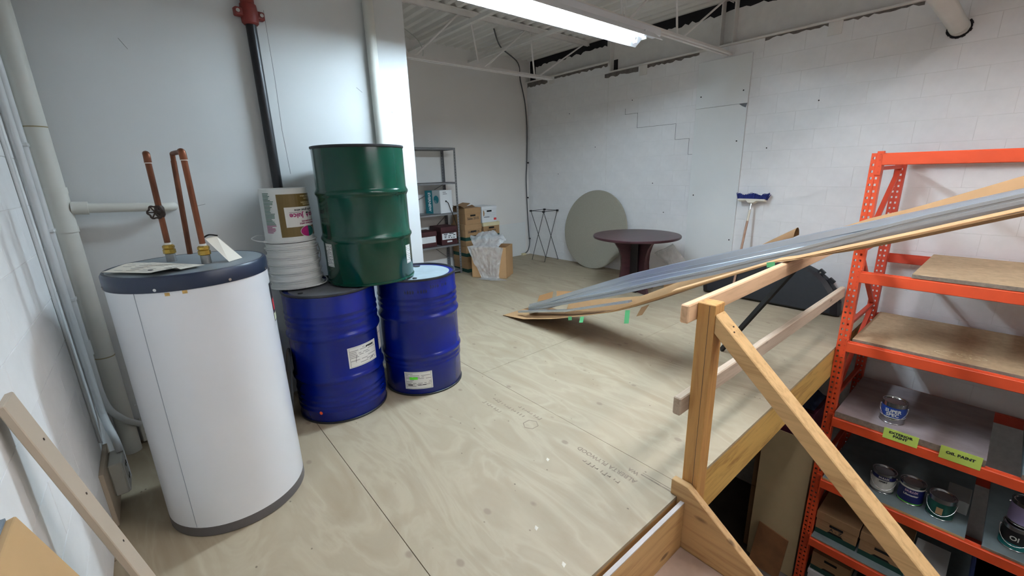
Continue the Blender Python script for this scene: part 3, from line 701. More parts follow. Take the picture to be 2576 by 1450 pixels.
tb = MB().lathe(BX, BYY, [(r0+.003, z0), (r0+.012, z0+.001), (r0+.012, z0+.006), (r0+.003, z0+.009), (br(1.2), 1.2), (br(1.50), 1.50), (br(1.515)-.003, 1.512), (br(1.52)-.012, 1.513), (br(1.52)-.014, 1.505)], 56, False, True).build('pail', BUCKET, e, smooth=True, angle=40)
buckets.append(e)
def bkpatch(a0, a1, za, zb, t, nm, m, par): return MB().cylpatch(BX, BYY, br(za), a0, a1, za, zb, 16, br(zb), t).build(nm, m, par)
lab = bkpatch(-121, -8, 1.215, 1.478, .0012, 'bronze_label', LBLBRN, tb)
bkpatch(-107, -8, 1.275, 1.398, .002, 'white_panel', STICK, lab)
def bmap(a0, zc): return cylmap(BX, BYY, br(zc), a0, zc, -1, lambda y: .0022)
text('Festa', .042, 'print_words', MAGENTA, lab, bmap(-27, 1.345), .0012, squeeze=.95)
text('Juice', .042, 'print_words', MAGENTA, lab, bmap(-80, 1.345), .0012, squeeze=1.1)
text('juice for great wine', .021, 'print_words', INK, lab, bmap(-52, 1.378), .0004)
MB().cylpatch(BX, BYY, br(1.365), -97, -66, 1.364, 1.366, 6, t=.0026).cylpatch(BX, BYY, br(1.365), -38, -15, 1.364, 1.366, 6, t=.0026).build('print_rule', INK, lab)
text('WINEMAKING MADE SIMPLE', .0125, 'print_words', MAGENTA, lab, bmap(-45, 1.294), .0003); text('VINIFICATION SIMPLIFIEE', .0115, 'print_words', MAGENTA, lab, bmap(-45, 1.308), .0003)
for st_, z, a in (('(5.5 U.S. Gallons', 1.462, -46), ('21 Litres', 1.446, -44), ('MOUT DE RAISIN', 1.424, -44), ('GRAPE JUICE', 1.412, -44)): text(st_, .0135, 'print_words', CREAM, lab, bmap(a, z), .0003)
def ell(a0, zc, rx, rz, t, t0, t1):
    f = cylmap(BX, BYY, br(zc), a0, zc, 1, lambda y: t); n = 18
    P = [f(rx*math.cos(t0+(t1-t0)*k/n), rz*math.sin(t0+(t1-t0)*k/n)) for k in range(n+1)]; return MB().add(P, [tuple(range(n+1))])
ell(-55, 1.243, .058, .036, .0016, 0, 2*math.pi).build('print_oval', STICK, lab)
ell(-55, 1.243, .054, .033, .0022, math.pi/2, 3*math.pi/2).build('print_fruit', MAGENTA, lab); ell(-55, 1.243, .054, .033, .0022, -math.pi/2, math.pi/2).build('print_fruit', TEALP, lab)
f = cylmap(BX, BYY, br(1.345), -50, 1.345, -1, lambda y: .0024); MB().add([f(-.011, -.006), f(.011, -.006), f(0, .018)], [(0,1,2)]).build('print_sail', MAGENTA, lab)
MB().add([f(-.013, -.009), f(.013, -.009), f(.008, -.018), f(-.008, -.018)], [(0,1,2,3)]).build('print_boat', INK, lab)
b = MB(); b2 = MB(); rr = random.Random(4)
for k in range(30):
    z = 1.485-.0082*k; L = rr.uniform(16, 30); (b if k < 24 else b2).cylpatch(BX, BYY, br(z), -158, -158+L, z-.002, z+.002, 4, t=.0014)
b.build('print_recipe', PRGREEN, tb); b2.build('print_recipe', MAGENTA, tb)
def bail(e, pts): MB().tube(bez(pts, 8), .0035, 8).build('bail_handle', BUCKET, e, smooth=True)
c0, s0 = BX, BYY
bail(buckets[6], [(c0-.15, s0-.05, 1.19), (c0-.20, s0-.03, 1.20), (c0-.215, s0+.04, 1.21), (c0-.17, s0+.09, 1.22), (c0-.13, s0+.10, 1.21)])
bail(buckets[2], [(c0+.145, s0-.05, 1.02), (c0+.165, s0-.02, 1.06), (c0+.17, s0+.02, 1.12), (c0+.155, s0+.05, 1.14)])
bail(buckets[0], [(c0-.135, s0-.09, .912), (c0-.09, s0-.15, .905), (c0, s0-.19, .893), (c0+.09, s0-.175, .893), (c0+.145, s0-.13, .895), (c0+.172, s0-.06, .905), (c0+.165, s0+.0, .915)])
MB().tube([(c0+.0, s0-.19, .894), (c0+.05, s0-.188, .894), (c0+.09, s0-.175, .894)], .006, 10).build('grip', BUCKET, buckets[0], smooth=True)
# odds and ends between heater and drum
one(MB().bar((.505, 3.2, .001), (.555, 3.32, .53), .05, .02, (1,0,0)), 'wood_offcut', W_POST, 'yellow timber offcut with a pointed end behind the blue drum', 'offcut')
one(MB().bar((.455, 3.22, .001), (.47, 3.322, .50), .04, .02, (1,0,0)), 'wood_offcut', W_RAIL, 'pale timber offcut leaning on the wall behind the heater', 'offcut')
dl = MB(); n = V(-.975, .17, .14).normalized(); u = V(-n.y, n.x, 0).normalized(); v = n.cross(u); cc = V(.515, 2.955, .246)
v = v if v.z > 0 else -v
rim = [cc+(u*math.cos(t)+v*math.sin(t))*.235 for t in [2*math.pi*k/40 for k in range(41)]]
e = empty('drum_lid', (.515, 2.955, 0), 'black steel drum lid standing between the heater and blue drum', 'drum lid')
MB().prism(rim[:-1], n*.006).build('disc', CHIME, e); MB().tube(rim, .008, 8, False).build('rim', CHIME, e, smooth=True)
# ================================================================ cartons
def carton(o, ux, w, d, h, body, lidm, label, group, band=None, words=None, lidh=.085, hole=True, panel=None, wordsize=.05, wm=None, lift=0, parts=None):
    """archive box: o = front-left-bottom corner, ux = direction to the right along the front, depth goes to the left of ux (away from viewer)"""
    o = Vector(o); ux = Vector(ux).normalized(); uy = Vector((-ux.y, ux.x, 0)); uz = V(0,0,1)
    e = empty('archive_box', o+ux*w/2+uy*d/2, label, 'box', group)
    def bx(a, b, c, dd, z0, z1): return MB().obox(o+ux*(a+b)/2+uy*(c+dd)/2+uz*(z0+z1)/2, ux*(b-a)/2, uy*(dd-c)/2, uz*(z1-z0)/2)
    if band:
        bx(.006, w-.006, .006, d-.006, 0, .055).build('base_band', band, e)
        bd = bx(.006, w-.006, .006, d-.006, .055, h-.01).build('body', body, e)
    else: bd = bx(.006, w-.006, .006, d-.006, 0, h-.01).build('body', body, e)
    lid = bx(0, w, 0, d, h-lidh, h).build('lid', lidm, e, bevel=.003) if lidh else None
    if hole:
        z = h-lidh-.028 if lidh else h-.06
        bx(w*.34, w*.66, .0045, .007, z-.013, z+.013).build('hand_hole', BLACKH, bd)
    if band: 
        P = [(w*.3, .056), (w*.36, .075), (w*.64, .075), (w*.7, .056)]; MB().add([o+ux*a+uy*.0050+uz*z for a, z in P], [(0,1,2,3)]).build('band_arch', BLACKH, bd)
    if panel:
        pm, z0, z1 = panel; bx(.02, w-.02, .0045, .0062, z0, z1).build('label_panel', pm, bd)
    for st_, z, sz in (words or []): text(st_, sz, 'handwriting', wm or INK, bd, planar(o+ux*w/2+uy*.004+uz*z, ux, uz), .0006)
    b = MB()
    for k in range(3): b.add([o+ux*a+uy*.0046+uz*z for a, z in ((w*.1, h*(.30+.13*k)), (w*.9, h*(.30+.13*k)), (w*.9, h*(.30+.13*k)+.0016), (w*.1, h*(.30+.13*k)+.0016))], [(0,1,2,3)])
    b.build('printed_rules', CARDD if body is KRAFT else INKG, bd)
    return e
X1 = (1,0,0)
G1 = 'archive boxes stacked beside the grey shelf'
c1 = carton((3.80, 5.64, .001), X1, .33, .40, .257, KRAFT, KRAFT, 'kraft archive box at the bottom of the stack touching the grey shelf', G1, DKGREEN)
carton((3.795, 5.645, .259), X1, .33, .40, .256, KRAFT, KRAFT, 'kraft archive box second from the floor beside the grey shelf', G1, DKGREEN, [('Sales', .13, .045)])
carton((3.79, 5.64, .516), X1, .33, .40, .255, KRAFT, KRAFT, 'kraft archive box marked SALES 2014 under the flapped carton', G1, DKGREEN, [('SALES 2014', .135, .045)])
tp = carton((3.81, 5.65, .772), X1, .31, .38, .255, KRAFT, KRAFT, 'kraft carton marked Sales 2015 with loose flaps on top', G1, None, [('Sales 2015', .09, .052)], .09)
MB().add([(3.80, 5.66, 1.029), (3.79, 6.0, 1.03), (3.98, 5.95, 1.10), (3.96, 5.70, 1.10)], [(0,1,2,3), (3,2,1,0)]).build('flap', KRAFT, tp)
MB().add([(3.81, 5.65, 1.03), (3.82, 5.94, 1.03), (3.765, 5.93, 1.065), (3.765, 5.70, 1.07)], [(0,1,2,3)]).add([(4.0, 5.90, 1.03), (4.12, 5.80, 1.03), (4.10, 5.86, 1.06)], [(0,1,2)]).build('flap', CARDD, tp)
G2 = 'archive boxes stacked behind the plastic film'
carton((4.15, 5.66, .001), X1, .33, .40, .257, KRAFT, KRAFT, 'kraft archive box on the floor behind the film-draped carton', G2, DKGREEN)
carton((4.155, 5.66, .259), X1, .33, .40, .256, KRAFT, KRAFT, 'kraft archive box partly hidden behind the crumpled plastic film', G2, DKGREEN)
carton((4.15, 5.64, .516), X1, .34, .40, .255, KRAFT, CREAM, 'kraft archive box with cream lid under the white box', G2, DKGREEN, [('2012 - 2014', .12, .036)], .06)
wb_ = carton((4.145, 5.66, .772), X1, .31, .39, .258, WHITEB, WHITEB, 'white archive box with red print on top of the cream lid box', G2, None, None, .05)
MB().box(4.39, 4.44, 5.661, 5.6655, .80, .835).build('red_print', mat('print_red', (200,50,56), .5), wb_)
ell_ = [(4.175+.028*math.cos(t), 5.6644, .92+.05*math.sin(t)) for t in [R(-90+15*k) for k in range(13)]]; MB().add(ell_, [tuple(range(13))]).build('brown_print', KRAFT, wb_)
MB().box(4.19, 4.30, 5.661, 5.6655, .855, .862).build('black_print', INK, wb_)
# ---------------------------------------------------------------- grey steel shelf
s = empty('steel_shelf', (3.29, 5.92, 0), 'grey slotted steel shelving unit against the recess wall', 'shelf')
for x in (2.84, 3.745):
    for y in (5.72, 6.09):
        sx = 1 if x < 3 else -1; sy = 1 if y < 5.9 else -1
        po = MB().box(min(x, x+sx*.035), max(x, x+sx*.035), min(y, y+sy*.002), max(y, y+sy*.002), 0.001, 1.935).box(min(x, x+sx*.002), max(x, x+sx*.002), min(y, y+sy*.035), max(y, y+sy*.035), 0.001, 1.935).build('post', SHELFST, s)
        b = MB()
        for k in range(44):
            z = .06+.042*k; fy = 5.7195 if y < 5.9 else 6.087
            b.box(x+sx*.014, x+sx*.022, fy-.0006, fy+.0006, z, z+.01)
        b.build('slot_holes', BLACKH, po)
for z in (1.905, 1.405, .945, .455, .03):
    MB().box(2.842, 3.743, 5.722, 6.088, z+.026, z+.03).box(2.842, 3.743, 5.722, 5.726, z, z+.03).box(2.842, 3.743, 6.084, 6.088, z, z+.03).box(2.842, 2.846, 5.722, 6.088, z, z+.03).box(3.739, 3.743, 5.722, 6.088, z, z+.03).build('shelf_panel', SHELFST, s)
MB().bar((2.86, 6.091, .2), (3.73, 6.091, .9), .003, .025, (0,1,0)).bar((2.86, 6.093, .9), (3.73, 6.093, .2), .003, .025, (0,1,0)).bar((2.86, 6.091, 1.0), (3.73, 6.091, 1.4), .003, .025, (0,1,0)).build('cross_brace', SHELFST, s)
G3 = 'boxes on the grey steel shelf'
carton((3.035, 5.74, .487), X1, .30, .33, .235, MAROON, MAROON, 'maroon archive box with white front on the shelf, beside the partition', G3, None, None, .07, True, (WHITEB, .065, .16))
m2 = carton((3.405, 5.73, .487), X1, .30, .34, .28, MAROON, MAROON, 'maroon archive box with black and white label on the shelf', G3, None, None, .075, True, (WHITEB, .085, .18))
b = MB()
for a, z, w_ in ((.05,.16,.08),(.15,.165,.1),(.06,.135,.05),(.13,.13,.06),(.22,.14,.05),(.06,.11,.04),(.13,.105,.03),(.18,.10,.025),(.22,.10,.03)): b.box(3.405+a, 3.405+a+w_*.8, 5.7325, 5.7345, .487+z, .487+z+.012)
b.build('label_print', INK, m2); MB().box(3.51, 3.60, 5.731, 5.7355, .525, .55).build('small_label', WHITEB, m2)
tb_ = empty('appliance_box', (3.45, 5.86, .976), 'teal, grey and white carton with a dangling cord on the shelf', 'box', G3)
fc = V(3.44, 5.735, .976); fr = V(1, .12, 0).normalized(); bl = V(-.46, .89, 0).normalized()
def pb(a0, a1, c0, c1, z0, z1): return MB().obox(fc+fr*(a0+a1)/2+bl*(c0+c1)/2+V(0,0,(z0+z1)/2), fr*(a1-a0)/2, bl*(c1-c0)/2, V(0,0,(z1-z0)/2))
pb(0, .225, 0, .27, 0, .345).build('carton', WHITEB, tb_)
pb(-.0015, .0, .012, .14, .0, .345).build('grey_side', GREYB, tb_); ts = pb(-.0015, .0, .14, .27, 0, .345).build('teal_side', TEALB, tb_)
text('EVERNEW', .062, 'print_words', WHITEB, ts, lambda x, y: fc+bl*(.195-y)+V(0,0,.175-x)-fr*.003, .002)
gq = [fc+bl*(.075+.045*math.cos(t))+V(0,0,.21+.06*math.sin(t))-fr*.0025 for t in [k*math.pi/10 for k in range(20)]]; MB().add(gq, [tuple(range(20))]).build('logo_oval', TEALB, tb_)
b = MB()
for k in range(3): b.bar(fc+bl*(.065+.016*k)+V(0,0,.155)-fr*.0032, fc+bl*(.085+.016*k)+V(0,0,.20)-fr*.0032, .001, .005, fr)
b.build('logo_stripe', GREYB, tb_)
b = MB()
for zz, L in ((.315, .06), (.29, .08)): b.obox(fc+fr*(.05+L/2)+V(0,-.002,zz), fr*L/2, V(0,.0008,0), V(0,0,.004))
b.build('pen_scribble', INKG, tb_)
q = fc+fr*.10+V(0,-.004,.18); MB().tube(bez([q, q+V(.03,-.015,-.03), q+V(.06,-.02,-.12), q+V(.09,-.03,-.20), q+V(.12,-.035,-.30), q+V(.15,-.03,-.38)]), .005, 8).build('cord', BLACKH, tb_, smooth=True)
MB().lathe(q.x, q.y, [(.01, q.z-.01), (.012, q.z), (.01, q.z+.01)], 10).build('grommet', BLACKH, tb_)
# ---------------------------------------------------------------- open carton with plastic film
A = V(3.68, 5.345, .0012); Bq = V(3.99, 4.885, .0012); ux = (Bq-A).normalized(); w_ = (Bq-A).length; uy = V(-ux.y, ux.x, 0); dd = .36; hh = .475
e = empty('open_carton', (A+Bq)/2+uy*dd/2, 'open brown cardboard carton draped with crumpled clear film', 'box')
def cb(a, b, c, d_, z0, z1): return MB().obox(A+ux*(a+b)/2+uy*(c+d_)/2+V(0,0,(z0+z1)/2), ux*(b-a)/2, uy*(d_-c)/2, V(0,0,(z1-z0)/2))
for a in ((0, w_, 0, .006), (0, w_, dd-.006, dd), (0, .006, 0, dd), (w_-.006, w_, 0, dd)): cb(*a, 0, hh).build('side_panel', CARD, e)
cb(0, w_, 0, dd, 0, .005).build('bottom_panel', CARD, e)
for c in (.006, dd-.006):
    MB().add([A+ux*.02+uy*c+V(0,0,hh), A+ux*(w_-.02)+uy*c+V(0,0,hh), A+ux*(w_-.03)+uy*(c+(.1 if c < .1 else -.09))+V(0,0,hh-.07), A+ux*.03+uy*(c+(.1 if c < .1 else -.09))+V(0,0,hh-.07)], [(0,1,2,3)]).build('flap', CARDD, e)
rn = random.Random(5); NZ = [[rn.uniform(-1, 1) for _ in range(40)] for _ in range(40)]
def nz(u, v, f):
    x, y = u*f, v*f; i, j = int(x) % 38, int(y) % 38; a, b_ = x-int(x), y-int(y); a = a*a*(3-2*a); b_ = b_*b_*(3-2*b_)
    return (NZ[i][j]*(1-a)+NZ[i+1][j]*a)*(1-b_)+(NZ[i][j+1]*(1-a)+NZ[i+1][j+1]*a)*b_
def drape(u, v):
    # v: 0 heap above the box .. .45 over front edge .. .9 down the front .. 1 pooled on the floor
    cr = .034*nz(u, v, 9)+.013*nz(u+.3, v, 21)
    if v < .42:
        t = v/.42; wd = .22+.36*math.sin(math.pi*(.25+.6*t)); z = hh+.02+.20*math.sin(math.pi*min(1, .15+.85*t))*(.55+.45*math.sin(math.pi*u))
        p_ = A+ux*(w_*.45+(u-.5)*wd)+uy*(.22-.25*t); z = max(z+cr, hh+.012) if t < .8 else z+cr*.4
        return V(p_.x, p_.y, max(z, hh+.01))
    if v < .9:
        t = (v-.42)/.48; wd = .58-.34*t+.05*t*t; z = hh+.02-(hh-.01)*t
        p_ = A+ux*(w_*(.44+.10*t)+(u-.5)*wd)-uy*(.045+.02*math.sin(6*u+4*t)+abs(cr)*.5)
        return V(p_.x, p_.y, max(z+cr*.3, .012))
    t = (v-.9)/.1; wd = .29+.22*t; p_ = A+ux*(w_*.56+(u-.5)*wd+.07*t)-uy*(.05+.13*t)
    return V(p_.x, p_.y, .012+.03*abs(cr)*10*(1-t)*.3+.004*math.sin(9*u))
one(MB().grid(drape, 46, 70), 'plastic_film', FILM, 'crumpled clear plastic film hanging over the open carton', 'plastic film', smooth=True, angle=180)
# ---------------------------------------------------------------- folding bag stand
e = empty('bag_stand', (5.37, 5.46, 0), 'black folding wire bag stand with crossed legs in the far corner', 'stand')
F = {'a': V(5.20, 5.62, .006), 'b': V(5.20, 5.30, .006), 'c': V(5.545, 5.62, .006), 'd': V(5.545, 5.30, .006)}
T = {'a': V(5.205, 5.64, .885), 'b': V(5.205, 5.32, .885), 'c': V(5.54, 5.64, .885), 'd': V(5.54, 5.32, .885)}
MB().tube([T['c'], F['a'], F['b'], T['d']], .005, 8).build('leg_frame', WIRE, e, smooth=True)
MB().tube([T['a'], F['c'], F['d'], T['b']], .005, 8).build('leg_frame', WIRE, e, smooth=True)
for a, b_ in (('a','b'), ('c','d'), ('a','c'), ('b','d')): MB().tube([T[a], T[b_]], .0045, 8).build('top_bar', WIRE, e, smooth=True)
for k_ in T: MB().box(T[k_].x-.02, T[k_].x+.02, T[k_].y-.02, T[k_].y+.02, .868, .898).build('corner_cap', BLKPL, e, bevel=.006)
# ---------------------------------------------------------------- round table top leaning on the blocks, table
cy_, rad = 4.43, .622; b0 = V(5.40, cy_, .002); t0 = V(5.575, cy_, 1.235); ax = (t0-b0).normalized(); nn = V(-ax.z, 0, ax.x); cc = b0+ax*rad+nn*.02
e = empty('round_tabletop', (5.45, cy_, 0), 'large round grey felt covered tabletop leaning on the block wall', 'tabletop')
ring = lambda r_, o_: [cc+nn*o_+V(0,1,0)*r_*math.cos(t)+ax*r_*math.sin(t) for t in [2*math.pi*k/72 for k in range(72)]]
MB().prism(ring(rad, -.018), nn*.03).build('board', DISC, e, bevel=.006)
MB().tube(ring(rad-.004, .0)+[ring(rad-.004, .0)[0]], .010, 8, False).build('edge_binding', DISC, e, smooth=True)
TX, TY = 4.745, 3.155
e = empty('round_table', (TX, TY, 0), 'dark mahogany round table on a curved cross base', 'table')
MB().lathe(TX, TY, [(.525, .708), (.54, .713), (.545, .722), (.545, .735), (.538, .742)], 96).build('table_top', TABLEM, e, smooth=True)
HG = [(.30, .0), (.26, .09), (.225, .22), (.212, .36), (.222, .48), (.258, .58), (.32, .66), (.37, .708)]
for k, an in enumerate((R(-20), R(70))):
    dv = V(math.cos(an), math.sin(an), 0); sv = V(-math.sin(an), math.cos(an), 0)
    poly = [V(TX, TY, z+.0012 if z == 0 else z)+dv*r_-sv*.016 for r_, z in HG]+[V(TX, TY, z+.0012 if z == 0 else z)-dv*r_-sv*.016 for r_, z in reversed(HG)]
    MB().prism(poly, sv*.032).build('base_panel', TABLEM, e, bevel=.003)
MB().box(TX-.09, TX+.09, TY-.09, TY+.09, .001, .706).build('base_core', mat('table_core', (22,12,15), .5), e, bevel=.004)
def bagp(u, v):
    a, b_, c, d_ = V(5.12, 2.86, .281), V(5.12, 2.63, .372), V(5.06, 2.82, .626), V(5.06, 3.09, .465)
    q = (a*(1-u)+b_*u)*(1-v)+(d_*(1-u)+c*u)*v
    return q+V(-.035*math.sin(math.pi*u)*(1-v)+.01*nz(u, v, 5), .006*nz(v, u, 4), .006*nz(u+.5, v, 5))
bl = MB().grid(bagp, 14, 14)
e = empty('zip_bag', (5.1, 2.8, .28), 'clear zip bag propped on a small carton beside the table', 'plastic bag')
bl.build('film', BAGM, e, smooth=True, angle=180)
zt_ = [bl.v[13*15+i] for i in range(15)]; MB().tube(zt_, .003, 6).build('zip_strip', WHITEB, e, smooth=True)
one(MB().box(5.08, 5.30, 2.66, 2.92, .001, .265), 'small_carton', CARD, 'small plain carton on the floor beside the dark table', 'box', bevel=.002)
# ---------------------------------------------------------------- broom
e = empty('push_broom', (5.25, 2.11, 0), 'push broom with blue bristles standing upside down on the block wall', 'broom')
hb, ht = V(5.22, 2.11, .002), V(5.505, 2.108, 1.135); ha = (ht-hb).normalized()
MB().tube([hb, hb+ha*.95], .013, 12).build('handle', BROOMW, e, smooth=True)
MB().tube([hb+ha*.95, hb+ha*1.08], .0135, 12).build('white_sleeve', CREAMP, e, smooth=True); MB().tube([hb+ha*1.08, ht], .012, 12).build('ferrule', BOLT, e, smooth=True)
up = V(.24, 0, .97)
prb = [ht+V(0, y, 0)+up*z for y, z in ((-.15,.012),(-.06,.018),(-.03,-.01),(.03,-.01),(.06,.018),(.15,.012),(.155,.03),(.14,.045),(-.14,.045),(-.155,.03))]
MB().prism([q-V(.03,0,-.008) for q in prb], V(.06, 0, -.016)).build('block', CREAMP, e, bevel=.004)
b = MB(); rb = random.Random(2)
for i in range(44):
    for j in range(7):
        y = -.15+.3*i/43; x = -.03+.06*j/6; base = ht+V(x, y, -x*.25)+up*.04
        tip = base+up*(.055+.012*math.cos(y*40)+rb.uniform(-.008, .008))+V(rb.uniform(-.01,.01), y*.14+rb.uniform(-.012,.012), 0)
        b.tube([base, tip], [.0065, .003], 4)
tag(b.build('bristles', BRISTLE, e), kind='stuff')
# ---------------------------------------------------------------- tall white panel on the wall
e = empty('wall_board', (5.585, 2.62, 0), 'tall white panel fixed on the block wall beside the broom', 'panel')
MB().box(RX-.022, RX-.008, 2.308, 2.932, 0.001, 2.262).build('lower_sheet', W_PANEL, e, bevel=.002); MB().box(RX-.024, RX-.008, 2.306, 2.934, 2.265, 2.795).build('upper_sheet', W_PANEL, e, bevel=.002)
b = MB()
for y, z in ((2.366,2.407),(2.386,1.848),(2.351,.656),(2.873,2.40),(2.87,1.2)): b.tube([(RX-.0255, y, z), (RX-.0215, y, z)], .008, 10)
b.build('screw_hole', BLACKH, e)
MB().add([(RX-.026, 2.306, 2.264), (RX-.026, 2.40, 2.262), (RX-.03, 2.36, 2.235), (RX-.03, 2.32, 2.215)], [(0,1,2,3)]).build('torn_corner', SCUFF, e)
# ---------------------------------------------------------------- black moulded shell by the wall
e = empty('black_shell', (5.47, 1.7, 0), 'large black moulded plastic shell lying against the block wall', 'plastic shell')
OUT = [(2.50,.0),(2.52,.10),(2.45,.22),(2.28,.32),(2.05,.40),(1.80,.46),(1.56,.49),(1.42,.48),(1.30,.43),(1.20,.35),(1.12,.25),(1.07,.14),(1.05,.0)]
lean = V(.16, 0, .987)
def shp(sc, off): return [V(5.36, 1.75, .002)+V(0, (y-1.75)*sc, 0)+lean*(.24+(z-.24)*sc)+V(-.10, 0, .016)*off for y, z in OUT]
f0, f1, f2 = shp(1, 0), shp(.985, .55), shp(.90, .9); n_ = len(OUT)
sh = MB().prism([q+V(.075,0,0) for q in f0], (-.075, 0, 0)); 
sh.build('tray', BLKPL, e, bevel=.008)
dm = MB().add(f0+f1+f2, [(i, (i+1) % n_, (i+1) % n_+n_, i+n_) for i in range(n_)]+[(i+n_, (i+1) % n_+n_, (i+1) % n_+2*n_, i+2*n_) for i in range(n_)]+[tuple(range(2*n_, 3*n_))]); dm.build('domed_face', BLKPL, e, smooth=True, angle=25)
MB().tube(shp(1.0, .05)[1:-1], .012, 8).build('rim', BLKPL, e, smooth=True)
for i in (8, 9, 10): q = f0[i]; MB().obox(q+V(-.005,-.02,.01), (.02,0,0), V(0,.025,.02), V(0,-.012,.016)).build('latch', BLKPL, e, bevel=.003)
MB().obox((5.30, 1.65, .12), (.002,0,0), (0,.5,0), (0,0,.004)).build('crease_line', BLKPL, e)
MB().tube([f0[8]+V(-.02,-.01,.005), f0[8]+V(-.028,-.01,.005)], .009, 8).build('rivet', BOLT, e)
# ================================================================ aluminium bundle in its cardboard
XN = 2.86
ZN = [(0,.004),(.35,.045),(.81,.164),(1.2,.295),(1.45,.39),(1.72,.521),(2.015,.674),(2.47,.895),(2.69,1.003),(2.75,1.016),(3.265,1.215),(3.593,1.347),(4.2,1.585)]
ZP = [(0,.03),(.3,.10),(.56,.197),(1.0,.35),(1.42,.502),(1.8,.655),(2.23,.816),(2.713,1.014),(3.234,1.243),(3.585,1.376),(4.2,1.60)]
ZT = [(0,.06),(.3,.165),(.9,.43),(1.5,.69),(1.9,.84),(2.33,.992),(2.69,1.122),(3.22,1.309),(3.574,1.435),(4.2,1.66)]
ZF = [(0,.05),(.5,.15),(1.5,.45),(2.3,.90),(2.4,1.0),(2.55,1.06),(2.85,1.166),(3.03,1.256),(3.2,1.318),(3.56,1.485),(4.2,1.76)]
def ip(T_, s):
    for (a, b_), (c, d_) in zip(T_, T_[1:]):
        if s <= c: return b_+(d_-b_)*(s-a)/(c-a)
    return T_[-1][1]
ss = [4.15*k/48 for k in range(49)]
e = empty('profile_carton', (3.05, 1.6, 0), 'long opened cardboard sleeve sloping from the floor over the railing', 'cardboard')
def strip(x0f, x1f, z0f, z1f, smin=0, smax=4.15, n=48, th=.004):
    def P(u, v, e_):
        s = smin+(smax-smin)*u; return V(x0f(s)+(x1f(s)-x0f(s))*v, 3.59-s, z0f(s)+(z1f(s)-z0f(s))*v+e_)
    b = MB().grid(lambda u, v: P(u, v, th), n, 1); lo = MB().grid(lambda u, v: P(u, v, 0), n, 1)
    b.add(lo.v, [tuple(reversed(q)) for q in lo.f])
    b.grid(lambda u, v: P(u, 0, th*v), n, 1).grid(lambda u, v: P(u, 1, th*v), n, 1).grid(lambda u, v: P(0, u, th*v), 1, 1).grid(lambda u, v: P(1, u, th*v), 1, 1)
    return b
zn = lambda s: ip(ZN, s); zp = lambda s: ip(ZP, s)
open_ = lambda s: max(0, 1-s/1.9)
zb_ = lambda s: max(.004, zn(s)-.045*math.sin(math.pi*min(1, s/2.68))-.04*min(1, max(0, (s-2.76)/.3)))
strip(lambda s: XN, lambda s: XN+.045+.27*open_(s), zn, lambda s: .5*(zn(s)+zb_(s))).build('near_flap', CARD, e)
strip(lambda s: XN+.045+.27*open_(s), lambda s: XN+.32+.25*open_(s), lambda s: .5*(zn(s)+zb_(s)), lambda s: zb_(s)+.001).build('bottom_panel', CARDD, e)  # darker cardboard colour paints in the shade inside the sleeve
strip(lambda s: XN+.32+.25*open_(s), lambda s: XN+.37+.25*open_(s), lambda s: zb_(s)+.001, lambda s: ip(ZF, s), .5, 4.15).build('far_flap', CARD, e)
strip(lambda s: XN+.02, lambda s: XN+.085, lambda s: zn(s)+.006, lambda s: zn(s)+.016, 2.0, 4.15).build('inner_flap', CARD, e)
def curl(u, v):
    s = 2.28+.36*u; a = -.6+3.6*v; r_ = .045+.02*u; return V(XN+.42-r_*math.cos(a)*.8, 3.59-s, zn(s)+.075+.045*u+r_*math.sin(a))
MB().grid(curl, 10, 14).build('curled_flap', CARDD, e, smooth=True, angle=180)
MB().add([(3.50, 3.70, .004), (3.72, 3.66, .004), (3.72, 3.64, .10), (3.52, 3.68, .08)], [(0,1,2,3), (3,2,1,0)]).add([(3.74, 3.6, .004), (4.0, 3.42, .004), (4.0, 3.42, .085), (3.74, 3.6, .11)], [(0,1,2,3), (3,2,1,0)]).build('end_flap', CARD, e)
for k, (y, z, L, dx) in enumerate(((2.60, .235, .035, .0), (2.45, .27, .05, -.02), (1.97, .445, .11, -.015), (.965, .99, .03, 0))):
    MB().add([(XN-.003, y, z), (XN-.003, y-.045, z+.012), (XN-.006+dx, y-.05, z+.012-L), (XN-.006+dx, y-.005, z-L)], [(0,1,2,3), (3,2,1,0)]).build('green_tape', TAPE, e)
MB().add([(XN+.01, 1.83, .50), (XN+.01, 1.76, .54), (XN-.02, 1.80, .45), (XN-.01, 1.86, .42)], [(0,1,2,3), (3,2,1,0)]).build('torn_tab', CARDD, e)
# extruded profiles: each its own thing
def profile(x, zf, dz, smin, smax, w, hh_, m, label, groove=True):
    sec = [(-w/2, 0), (w/2, 0), (w/2, hh_)]+([(w/2-.010, hh_), (w/2-.010, hh_-.007), (.005, hh_-.007), (.005, hh_), (-.005, hh_), (-.005, hh_-.007), (-w/2+.010, hh_-.007), (-w/2+.010, hh_)] if groove else [])+[(-w/2, hh_), (-w/2, hh_*.66), (-w/2+.005, hh_*.62), (-w/2+.005, hh_*.4), (-w/2, hh_*.36)]
    k = len(sec); n = 40; vs = []; fs = []
    for i in range(n+1):
        s = smin+(smax-smin)*i/n
        for a, c in sec: vs.append((x+a, 3.59-s, zf(s)+dz+c))
    for i in range(n):
        for j in range(k): fs.append((i*k+j, i*k+(j+1) % k, (i+1)*k+(j+1) % k, (i+1)*k+j))
    fs += [tuple(reversed(range(k))), tuple(range(n*k, (n+1)*k))]
    b = MB().add(vs, [tuple(reversed(f)) for f in fs])
    return one(b, 'aluminium_profile', m, label, 'profile', 'aluminium profiles laid in the cardboard sleeve')
zt = lambda s: ip(ZT, s)
profile(3.000, zp, .0, .30, 4.15, .046, .048, ALUD, 'grey aluminium profile on the open side of the sloping bundle', False)
